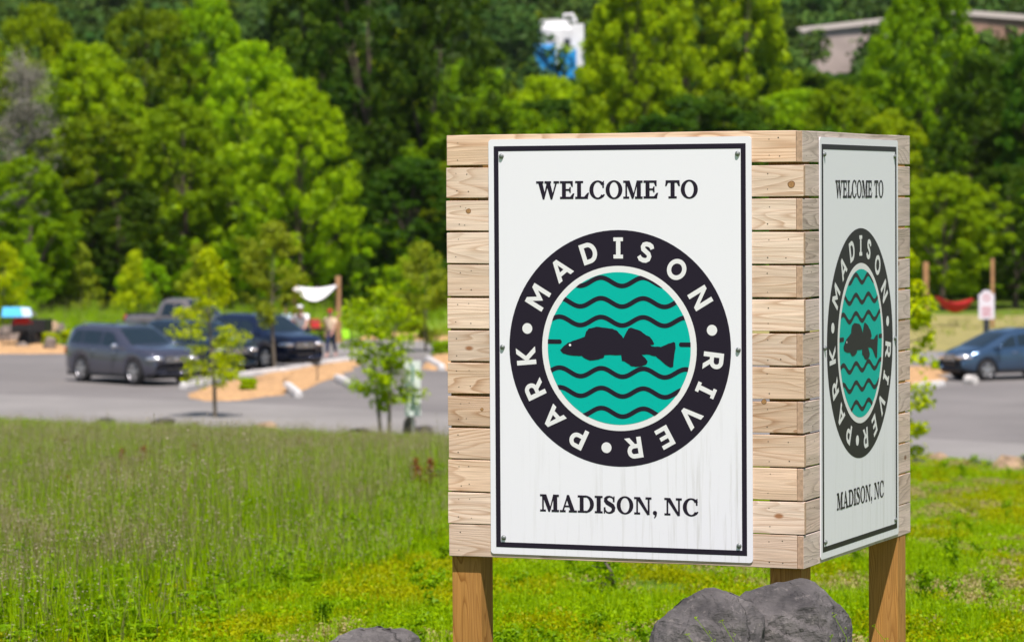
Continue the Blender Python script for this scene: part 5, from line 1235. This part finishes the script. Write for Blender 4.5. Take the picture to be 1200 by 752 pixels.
for nm, bx in (('side_panel', (-.65, .60, -.62, -.58, zb_ + .061, zt_)), ('side_panel', (-.65, .60, .58, .62, zb_ + .061, zt_)), ('tailgate', (.60, .64, -.6, .6, zb_ + .061, zt_ + .02)), ('front_panel', (-.69, -.65, -.6, .6, zb_ + .061, zt_))):
    mb = MB(); mb.box(*bx); mb.build(nm, M_TRIM, t, bevel=.01)
for s in (-1, 1):
    q = MB(); q.tube([(0, s * .70, .28), (0, s * .82, .28)], .28, 20); q.build('wheel', M_TYRE, t, bevel=.03)
mb = MB(); mb.tube([(-.6, 0, zb_), (-1.5, 0, .42)], .035, 6); mb.build('drawbar', M_TRIM, t)
mb = MB(); mb.tube([(-.25, -.70, -.05), (-.12, -.70, .10), (.12, -.70, .14), (.35, -.70, .10), (.5, -.70, 0)], [.02, .13, .17, .13, .02], 12)
o = mb.build('kayak', M_RED, smooth=True); o.location = (pT.x - .42, dT + .55, zt_ - .12); o.rotation_euler = (0, 0, .1); tag(o, 'rounded red load lying on the black trailer', 'kayak')

# ------------------------------------------------------------------ people
M_SKIN = plain('skin', (.50, .27, .19), .6); M_HAIR = plain('dark_hair', (.03, .02, .015), .7)
def skinned(name, chains, mt, parent, sub=2):
    V = []; E_ = []; Rr = []; key = {}
    for ch in chains:
        prev = None
        for (p, r_) in ch:
            kk = tuple(round(c_, 4) for c_ in p)
            if kk not in key: key[kk] = len(V); V.append(p); Rr.append(r_)
            i = key[kk]
            if prev is not None and prev != i: E_.append((prev, i))
            prev = i
    me = bpy.data.meshes.new(name); me.from_pydata(V, E_, []); me.materials.append(mt); me.update()
    o = link(bpy.data.objects.new(name, me), parent)
    sk = o.modifiers.new('skin', 'SKIN'); sk.use_smooth_shade = True
    for i, r_ in enumerate(Rr):
        rr = r_ if hasattr(r_, '__len__') else (r_, r_); me.skin_vertices[0].data[i].radius = rr
    me.skin_vertices[0].data[0].use_root = True
    sb = o.modifiers.new('sub', 'SUBSURF'); sb.levels = sub; sb.render_levels = sub
    return o
def hand(w, d, s):
    """palm and five separate curled fingers at wrist w, pointing along d"""
    w = Vector(w); d = Vector(d).normalized(); side = Vector((0, 1, 0)); pal = w + d * .05; ch = [[(tuple(w), .026), (tuple(pal), (.035, .02))]]
    for k, ln in enumerate((.075, .085, .08, .062)):
        b = pal + side * (k - 1.5) * .019 + d * .035; m1 = b + d * ln * .5; e = b + d * ln * .85 + Vector((s * .02, 0, -.008))
        ch.append([(tuple(pal), (.035, .02)), (tuple(b), .010), (tuple(m1), .009), (tuple(e), .0075)])
    tb = w + d * .03 + side * .035; ch.append([(tuple(w), .026), (tuple(tb), .011), (tuple(tb + d * .04 + side * .012), .009)])
    return ch
def person(loc, rz, h, lbl, shirt, trousers, stride=.22, hat=None, lean=.05, arm=.3, shorts=False, bulk=1):
    t = empty('person', loc, rz); k = h / 1.75; t.scale = (k, k, k); tag(t, lbl, 'person')
    P = lambda *a: tuple(a)
    hip = (0, 0, .95); chest = (lean, 0, 1.30); neck = (lean * 1.3, 0, 1.49); head = (lean * 1.5 + .02, 0, 1.62)
    kn = [(stride * .55 + .05, -.09, .50), (-stride * .35 + .04, .09, .50)]; an = [(stride, -.09, .09), (-stride - .05, .09, .12)]
    el = [(lean - .12 + arm * .1, -.24, 1.10), (lean + .10 + arm * .2, .24, 1.10)]; wr_ = [(lean + .02 - arm * .3, -.25, .86), (lean + .26 + arm * .2, .22, .93)]
    chains = [[(hip, (.14, .11)), (P(lean * .5, 0, 1.12), (.13, .095)), (chest, (.155, .105)), (P(lean * 1.2, 0, 1.42), (.10, .08)), (neck, .052), (P(lean * 1.45 + .01, 0, 1.57), .078), (head, (.082, .095)), (P(lean * 1.5 + .01, 0, 1.70), (.075, .085)), (P(lean * 1.5, 0, 1.745), .04)]]
    for i, s in ((0, -1), (1, 1)):
        chains.append([(hip, (.14, .11)), (P(0, s * .09, .86), .085), (kn[i], .056), (P(*[kn[i][q] * .45 + an[i][q] * .55 - (.02 if q == 0 else 0) for q in range(3)]), .050), (an[i], .036), (P(an[i][0] + .12, an[i][1], an[i][2] - .05), (.04, .028)), (P(an[i][0] + .17, an[i][1], an[i][2] - .06), (.035, .022))])
        chains.append([(chest, (.155, .105)), (P(lean * 1.1, s * .19, 1.41), .052), (el[i], .040), (wr_[i], .027)])
        chains += hand(wr_[i], (wr_[i][0] - el[i][0], 0, wr_[i][2] - el[i][2] - .02), s)
    skinned('body', chains, M_SKIN, t)
    # face: nose, eyes, mouth, ears
    hx = lean * 1.5 + .02
    mb = MB(); mb.ellipsoid((hx + .098, 0, 1.615), (.018, .013, .022), 8, 6)
    for s in (-1, 1): mb.ellipsoid((hx, s * .083, 1.62), (.018, .012, .03), 8, 6)
    mb.build('nose_and_ears', M_SKIN, t, smooth=True)['kind'] = 'stuff'
    for s in (-1, 1): mb = MB(); mb.ellipsoid((hx + .086, s * .032, 1.645), (.008, .013, .008), 8, 6); mb.build('eye', M_HAIR, t)
    mb = MB(); mb.ellipsoid((hx + .088, 0, 1.572), (.006, .025, .006), 8, 6); mb.build('mouth', M_RED, t)
    # shirt with short sleeves, trousers, shoes, hair
    sh = [[(P(0, 0, .93), (.165, .13)), (P(lean * .5, 0, 1.12), (.155, .12)), (chest, (.178, .125)), (P(lean * 1.15, 0, 1.41), (.125, .095)), (P(lean * 1.25, 0, 1.455), .07)]]
    for i, s in ((0, -1), (1, 1)):
        e = [.35 * (lean * 1.1) + .65 * el[i][0], .35 * s * .19 + .65 * el[i][1], .35 * 1.41 + .65 * el[i][2]]
        sh.append([(chest, (.178, .125)), (P(lean * 1.1, s * .19, 1.40), .072), (tuple(e), .060)])
    skinned('shirt', sh, shirt, t)
    tr = [[(P(0, 0, .99), (.158, .125)), (P(0, 0, .90), (.155, .125))]]
    for i, s in ((0, -1), (1, 1)):
        c_ = [(P(0, 0, .90), (.155, .125)), (P(0, s * .09, .84), .10), (kn[i], .074)]
        if not shorts: c_ += [(P(*[.2 * kn[i][q] + .8 * an[i][q] for q in range(3)]), .060)]
        tr.append(c_)
        mb = MB(); mb.ellipsoid((an[i][0] + .07, an[i][1], an[i][2] - .045), (.145, .052, .048), 12, 8); mb.build('shoe', M_SHOE, t, smooth=True)
    skinned('trousers', tr, trousers, t)
    mb = MB(); mb.ellipsoid((hx - .022, 0, 1.672), (.098, .092, .095), 14, 10); mb.build('hair', M_HAIR, t, smooth=True)
    if hat:
        mb = MB(); mb.ellipsoid((hx - .01, 0, 1.705), (.105, .098, .075), 14, 8); mb.ellipsoid((hx + .10, 0, 1.695), (.09, .075, .012), 14, 6); mb.build('cap', hat, t, smooth=True)
    if bulk != 1: t.scale = (k * bulk, k * bulk, k)
    return t
M_SHOE = plain('pale_pink_shoe', (.60, .38, .34), .7); M_TAN = plain('pale_yellow_shirt', (.72, .56, .38), .85); M_NAVY = plain('navy_trousers', (.012, .022, .07), .85)
M_WHITE = plain('white_tshirt', (.78, .77, .78), .85); M_PBLUE = plain('pale_blue_shirt', (.50, .62, .70), .85)
pP = at(388.5, 418.5, 0); person((pP.x, pP.y, .006), RAD(245), 1.66, 'person in a pale tan shirt, navy trousers and red cap walking past the parked vehicles', M_TAN, M_NAVY, .17, M_RED)
pP = at(357, 414, 0); person((pP.x, pP.y, .006), RAD(250), 1.72, 'person in a white T-shirt standing behind the hood of the navy vehicle', M_WHITE, M_NAVY, .06, M_WHITE, .2, .5, shorts=True, bulk=1.3)
pP = at(336, 412, 0); person((pP.x, pP.y, .006), RAD(120), 1.66, 'person in a pale blue shirt behind the thin pale sapling', M_PBLUE, M_NAVY, .06)

# ------------------------------------------------------------------ buildings on the hill
M_CLAD = plain('brown_metal_cladding', (.42, .35, .31), .6, var=.15, vscale=.5); M_CLADB = plain('rust_brown_cladding', (.32, .20, .14), .6, var=.2, vscale=.5); M_ROOFT = plain('pale_roof_edge', (.56, .50, .45), .5)
M_SILOW = plain('silo_white', (.78, .78, .78), .5, var=.08, vscale=1); M_SILOB = plain('silo_blue', (.02, .30, .72), .45); M_DARKW = plain('window_dark', (.04, .05, .06), .2)
M_HOUSEW = plain('white_siding', (.70, .69, .66), .7); M_ROOFG = plain('grey_shingle_roof', (.20, .20, .21), .8)
def zpx(y, d): return CAM_Z + (229.4 - y) / FPX * d
def warehouse(x0, x1, yt0, yt1, ybot, d, lbl, mt, dy):
    X0, X1 = (x0 - 600) / FPX * d, (x1 - 600) / FPX * d; cx = (X0 + X1) / 2; zb = gz(cx, d) - 2; t = empty('warehouse', (cx, d, zb)); tag(t, lbl, 'building')
    za, zc = zpx(yt0, d) - zb, zpx(yt1, d) - zb; w_ = X1 - X0; nr = int(w_ / .55)
    mb = MB()
    mb.add([(-w_ / 2, 0, 0), (w_ / 2, dy, 0), (w_ / 2, dy, zc), (-w_ / 2, 0, za), (-w_ / 2 + 3, 18, 0), (w_ / 2 + 3, dy + 18, 0), (w_ / 2 + 3, dy + 18, zc), (-w_ / 2 + 3, 18, za)], [(0, 1, 2, 3), (5, 4, 7, 6), (4, 0, 3, 7), (1, 5, 6, 2), (3, 2, 6, 7)]); mb.build('wall', mt, t)
    mb = MB()
    for k in range(nr):
        u = (k + .5) / nr; x = -w_ / 2 + w_ * u; y = dy * u; zt = za + (zc - za) * u; mb.box(x - .06, x + .06, y - .09, y - .01, 0, zt - .1)
    mb.build('cladding_ribs', mt, t)['kind'] = 'stuff'
    mb = MB(); mb.add([(-w_ / 2 - .4, -.5, za - .1), (w_ / 2 + .4, dy - .5, zc - .1), (w_ / 2 + .4, dy - .5, zc + .55), (-w_ / 2 - .4, -.5, za + .55), (-w_ / 2 - .4, .4, za - .1), (w_ / 2 + .4, dy + .4, zc - .1), (w_ / 2 + .4, dy + .4, zc + .55), (-w_ / 2 - .4, .4, za + .55)], [(0, 1, 2, 3), (5, 4, 7, 6), (4, 0, 3, 7), (1, 5, 6, 2), (3, 2, 6, 7), (4, 5, 1, 0)]); mb.build('roof_edge', M_ROOFT, t)
    return t
warehouse(938, 1075, 41, 24, 95, 405, 'long brown metal-clad warehouse wall above the sign corner', M_CLAD, 4)
warehouse(1118, 1260, 20, 30, 95, 412, 'rust brown warehouse at the upper right edge', M_CLADB, 4)
d = 402; X = (657 - 600) / FPX * d; zb = gz(X, d) - 1; t = empty('batch_plant_silo', (X, d, zb)); tag(t, 'blue and white industrial silo tower above the trees', 'silo')
zT = zpx(24, d) - zb; zM_ = zpx(62, d) - zb; sx = 29 / FPX * d
mb = MB(); mb.tube([(-.3, 0, zM_ - 2), (-.3, 0, zT - 1.2), (-.3, 0, zT - .3)], [2.1, 2.1, 1.3], 24); mb.build('silo_drum', M_SILOW, t, smooth=False)
mb = MB(); mb.box(1.5, 2.9, -1.2, 1.4, 0, zT - .6); mb.build('conveyor_tower', M_SILOW, t, bevel=.05)
mb = MB(); mb.box(-2.9, -.4, -2.3, 2.0, 0, zM_ + .7); mb.build('blue_panel', M_SILOB, t, bevel=.05)
mb = MB(); mb.box(-.1, 2.0, -2.5, 2.0, 0, zM_ + .2); mb.build('blue_panel', M_SILOB, t, bevel=.05)
mb = MB(); mb.add([(-2.95, -2.6, zM_ + .7), (-1.65, -2.9, zM_ - .4), (-.4, -2.6, zM_ + .8), (-2.95, -2.3, zM_ + .75), (-1.65, -2.4, zM_ + .2), (-.4, -2.3, zM_ + .85)], [(0, 1, 4, 3), (1, 2, 5, 4), (0, 2, 1), (3, 4, 5)]); mb.build('hopper', M_SILOB, t)
mb = MB(); mb.box(.5, 1.4, -2.56, -2.5, zM_ + .9, zM_ + 1.9) if False else mb.box(.55, 1.3, -2.1, -2.0, zM_ + .35, zM_ + 1.5); mb.build('dark_opening', M_DARKW, t)
for k in range(8):
    a = k * math.pi / 4; mb = MB(); mb.tube([(-.3 + 1.9 * math.cos(a), 1.9 * math.sin(a), zT - 1.2), (-.3 + 1.9 * math.cos(a), 1.9 * math.sin(a), zT - .1)], .05, 5); mb.build('railing_post', M_SILOW, t)
mb = MB(); mb.tube([(-.3 + 1.9 * math.cos(k * math.pi / 12), 1.9 * math.sin(k * math.pi / 12), zT - .1) for k in range(25)], .05, 5); mb.build('railing', M_SILOW, t)
mb = MB(); mb.tube([(.6, 0, zT - 1.0), (.6, 0, zT + .55), (1.6, 0, zT + .55), (2.0, 0, zT - .3)], .2, 8); mb.build('filter_pipe', M_SILOW, t)
def house(px, ytop, d, wpx, lbl):
    X = (px - 600) / FPX * d; w_ = wpx / FPX * d; zt = zpx(ytop, d); zb = gz(X, d) - .5; t = empty('white_house', (X, d, zb), .2); tag(t, lbl, 'house'); h = zt - zb; wl = h - w_ * .22
    mb = MB(); mb.box(-w_ / 2, w_ / 2, 0, w_ * .8, 0, wl); mb.build('wall', M_HOUSEW, t)
    mb = MB(); e = w_ * .56
    mb.add([(-e, -.3, wl), (e, -.3, wl), (e, w_ * .8 + .3, wl), (-e, w_ * .8 + .3, wl), (-e, w_ * .4, h), (e, w_ * .4, h)], [(0, 1, 5, 4), (2, 3, 4, 5), (0, 4, 3), (1, 2, 5), (3, 2, 1, 0)]); mb.build('roof', M_ROOFG, t)
    for sx in (-.28, .05, .3):
        mb = MB(); mb.box(sx * w_ - .5, sx * w_ + .5, -.05, -.01, wl - 2.2, wl - .7); mb.build('window', M_DARKW, t)
house(293, 114, 268, 38, 'small white house glimpsed between the bright trees on the left')
house(748, 112, 262, 60, 'white house glimpsed through the leaves above the middle of the big sign')
house(925, 112, 266, 30, 'small white shed glimpsed through the trees below the brown warehouse')

# ------------------------------------------------------------------ young trees of the lot
ML_SAP = leaf_mat('sapling_leaves_lime', (.18, .32, .001), (.42, .58, .002), .45, 0); ML_SAP2 = leaf_mat('sapling_leaves_green', (.12, .25, .001), (.30, .48, .002), .45, 0)
ML_SAP3 = leaf_mat('sapling_leaves_pale', (.15, .22, .008), (.32, .40, .02), .42, 0); ML_SAP4 = leaf_mat('sapling_leaves_gold', (.24, .36, .001), (.52, .62, .002), .5, 0)
M_STEM = plain('sapling_stem', (.13, .11, .08), .9)
def sapling(px, ybase, ytop, hwpx, mt, lbl, seed, d=None, low=.25, stems=1, nb=24, leaf=.055, shape=None, per=22, spread=.17, base_z=None):
    if d is None:
        x, y = at(px, ybase, 0).xy
        for _ in range(40):
            p = at(px, ybase, gz(x, y)); x, y = .5 * (x + p.x), .5 * (y + p.y)
    else: x, y = atd(px, ybase, d).xy
    z0 = gz(x, y); H = CAM_Z + (229.4 - ytop) / FPX * y - z0; hw_ = hwpx * y / FPX; rnd = random.Random(seed)
    r = empty('sapling', (x, y, z0)); mb = MB(); cs = []
    for s in range(stems):
        dx = (s - (stems - 1) / 2) * .35
        top = Vector((dx * 1.6 + rnd.uniform(-.1, .1), rnd.uniform(-.1, .1), H * (.97 - .08 * s))); base = Vector((dx * .5, 0, -.1)); pts = [base.lerp(top, t) + Vector((.05 * math.sin(t * 5 + seed), .05 * math.cos(t * 4), 0)) for t in (0, .2, .4, .6, .8, 1)]
        mb.tube(pts, [H * .011 + .008, H * .010 + .006, H * .008 + .004, .018, .012, .006], 7)
        for i in range(nb // stems):
            t = low + (1 - low) * ((i + rnd.random()) / (nb // stems)); a = rnd.uniform(0, 6.28) if i % 2 else (0 if rnd.random() < .5 else math.pi) + rnd.uniform(-.6, .6)
            wdt = (shape or (lambda q: .55 + .5 * math.sin(math.pi * min(1, q * 1.15)) if q < .7 else (1 - q) * 2.6 + .15))((t - low) / (1 - low))
            L_ = hw_ * wdt * rnd.uniform(.65, 1.12); q = base.lerp(top, t); e = q + Vector((math.cos(a) * L_, math.sin(a) * L_, L_ * rnd.uniform(-.05, .55)))
            m1 = q.lerp(e, .55) + Vector((0, 0, .08 * L_)); mb.tube([q, m1, e], [.011, .007, .003], 5, cap=False)
            for k in range(4): cs.append(tuple(q.lerp(e, .35 + .22 * k) + Vector((rnd.uniform(-.05, .05), rnd.uniform(-.05, .05), rnd.uniform(-.04, .08)))))
        cs.append(tuple(top))
    mb.build('trunk', M_STEM, r)
    V_, F_ = leaf_cloud(cs, [spread * rnd.uniform(.6, 1.3) for _ in cs], [int(per * rnd.uniform(.5, 1.4)) for _ in cs], leaf, seed, droop=.3)
    link(bpy.data.objects.new('crown', mesh_np('crown', V_, F_, [mt])), r)
    return tag(r, lbl, 'young tree')
sapling(250, 489, 288, 44, ML_SAP4, 'lime-yellow sapling with a thin bare stem in front of the parked vehicles', 1, low=.2, nb=44, per=20, spread=.2, leaf=.055, shape=lambda q: .75 + .6 * q if q < .4 else max(.12, 1.0 - (q - .4) * 1.5))
sapling(449, 514, 334, 46, ML_SAP, 'double-stemmed leafy sapling at the road edge left of the big sign', 2, low=.24, stems=2, nb=50, per=20, spread=.2)
sapling(322, 436, 258, 36, ML_SAP3, 'slender pale green sapling between the navy vehicle and the shade sail', 3, low=.36, nb=34, per=34, spread=.24, leaf=.06)
sapling(500, 412, 284, 30, ML_SAP3, 'pale green sapling just left of the big sign near the far lane', 4, low=.12, nb=26, per=40, spread=.28, leaf=.07)
sapling(156, 371, 292, 24, ML_SAP4, 'yellow-green conical sapling on the lawn above the graphite vehicle', 5, low=.08, nb=40, per=30, spread=.3, leaf=.07, shape=lambda q: 1.05 - q * .95)
sapling(95, 366, 284, 24, ML_SAP3, 'pale conical sapling on the lawn left of the yellow-green one', 6, low=.05, nb=40, per=30, spread=.3, leaf=.07, shape=lambda q: 1.0 - q * .85)
sapling(230, 392, 286, 28, ML_SAP3, 'pale bushy sapling behind the pickup truck', 7, low=.2, nb=34, per=30, spread=.3, leaf=.07, shape=lambda q: 1.0 - q * .8)
sapling(38, 372, 284, 20, ML_SAP2, 'green sapling beside the slim pale pole', 8, low=.1, nb=30, per=30, spread=.3, leaf=.07)
sapling(6, 396, 282, 26, ML_SAP4, 'yellow-green sapling at the left border above the blue canopy', 9, low=.1, nb=34, per=30, spread=.26, leaf=.07)
sapling(1058, 562, 288, 38, ML_SAP4, 'lime-yellow sapling standing behind the right edge of the big sign', 10, low=.1, nb=22, per=18)
sapling(712, 790, 655, 20, ML_SAP2, 'tiny bare-stemmed seedling in the grass under the big sign', 11, d=23.5, low=.2, nb=9, per=16, leaf=.017, spread=.06)
sapling(846, 720, 655, 16, ML_SAP2, 'small dark leafy seedling under the big sign left of the corner post', 12, d=27, low=.1, nb=16, per=24, leaf=.02, spread=.07)
sapling(480, 398, 300, 30, ML_SAP2, 'green sapling behind the double-stemmed one, by the far lane', 13, low=.15, nb=30, per=30, spread=.28, leaf=.07)
def bush(px, py, rpx, mt, lbl, seed, d=None, leaf=.045, cat='bush'):
    p = at(px, py, 0) if d is None else atd(px, py, d); z0 = gz(p.x, p.y); R_ = rpx * p.y / FPX; rnd = random.Random(seed)
    cs = [(rnd.uniform(-.6, .6) * R_, rnd.uniform(-.6, .6) * R_, rnd.uniform(.2, 1.35) * R_) for _ in range(26)]
    r = empty('bush', (p.x, p.y, z0)); V_, F_ = leaf_cloud(cs, [R_ * .42] * 26, [70] * 26, leaf, seed); link(bpy.data.objects.new('crown', mesh_np('crown', V_, F_, [mt])), r)
    mb = MB()
    for k in range(5): mb.tube([(0, 0, -.05), (cs[k][0] * .6, cs[k][1] * .6, cs[k][2] * .7)], [.02, .006], 5)
    mb.build('stem', M_STEM, r); return tag(r, lbl, cat)
bush(291, 460, 11, ML_SAP, 'small round lime bush on the mulch island', 31)
bush(517, 417, 12, ML_SAP2, 'round green bush beside the left edge of the big sign', 32)
bush(60, 408, 12, ML_SAP4, 'yellow-green bush among the rocks of the left mulch bed', 33)
bush(1098, 436, 9, ML_SAP, 'small lime bush on the mulch by the hatchback nose', 34)
bush(32, 378, 17, ML_SAP2, 'green bush at the foot of the slim pale pole', 37)
bush(80, 402, 10, ML_SAP4, 'golden green bush just behind the graphite vehicle', 35)
bush(1078, 385, 15, ML_SAP2, 'green bush at the foot of the left hammock post', 36)
# thin stakes at the edge of the lot
for (px, yb, yt, lbl) in ((411, 425, 386, 'thin dark stake with a lime marker on the mulch island'), (372, 448, 400, 'thin dark stake left on the mulch island')):
    p = at(px, yb, 0); mb = MB(); mb.tube([(0, 0, 0), (0, 0, CAM_Z + (229.4 - yt) / FPX * p.y)], .02, 6); o = mb.build('marker_stake', M_POLE); o.location = (p.x, p.y, 0); tag(o, lbl, 'stake')
# fine weeds in front of the boulders
def weed(px, ybot, ytop, d, seed, lbl):
    rnd = random.Random(seed); b = atd(px, ybot, d); zt = CAM_Z + (229.4 - ytop) / FPX * d; t = empty('weed', (b.x, d, b.z - .25)); tag(t, lbl, 'weed'); h = zt - b.z + .25
    pts = [(0, 0, 0), (.01, 0, h * .4), (.015 + rnd.uniform(-.01, .01), 0, h * .75), (.04 * rnd.choice((-1, 1)), 0, h)]
    mb = MB(); mb.tube(pts, [.002, .0018, .0014, .001], 5); mb.build('stem', MG_S, t)
    V_, F_ = leaf_cloud([pts[3], pts[2], (.012, 0, h * .85)], [.012, .012, .012], [9, 4, 5], .004, seed); link(bpy.data.objects.new('leaf_tuft', mesh_np('leaf_tuft', V_, F_, [MG_S])), t)['kind'] = 'stuff'
for a in ((858, 752, 731, 13.2, 1, 'yellow-green weed stalk in front of the left boulder'), (828, 752, 727, 13.3, 2, 'thin weed stalk with a tuft leaning over the left boulder'), (817, 752, 745, 13.25, 3, 'shortest weed stalk in front of the left boulder'),
          (989, 752, 724, 13.4, 4, 'weed stalk at the right end of the right boulder'), (963, 752, 748, 13.3, 5, 'short weed tip in front of the right boulder'), (1036, 760, 737, 13.6, 6, 'dry weed tip in front of the right-hand post')):
    weed(*a)

# ------------------------------------------------------------------ thin summer haze
hz = MB(); hz.box(-420, 420, -6, 900, -8, 120); ho = hz.build('haze', []) if False else None
me = bpy.data.meshes.new('haze'); me.from_pydata(hz.v, [], hz.f); hm = bpy.data.materials.new('haze_air'); hm.use_nodes = True; hn = hm.node_tree; hn.nodes.clear()
ov = hn.nodes.new('ShaderNodeOutputMaterial'); pv = hn.nodes.new('ShaderNodeVolumePrincipled'); pv.inputs['Color'].default_value = (.86, .92, 1, 1); pv.inputs['Density'].default_value = .00003
hn.links.new(pv.outputs[0], ov.inputs['Volume']); me.materials.append(hm); ho = link(bpy.data.objects.new('haze', me)); ho['kind'] = 'stuff'
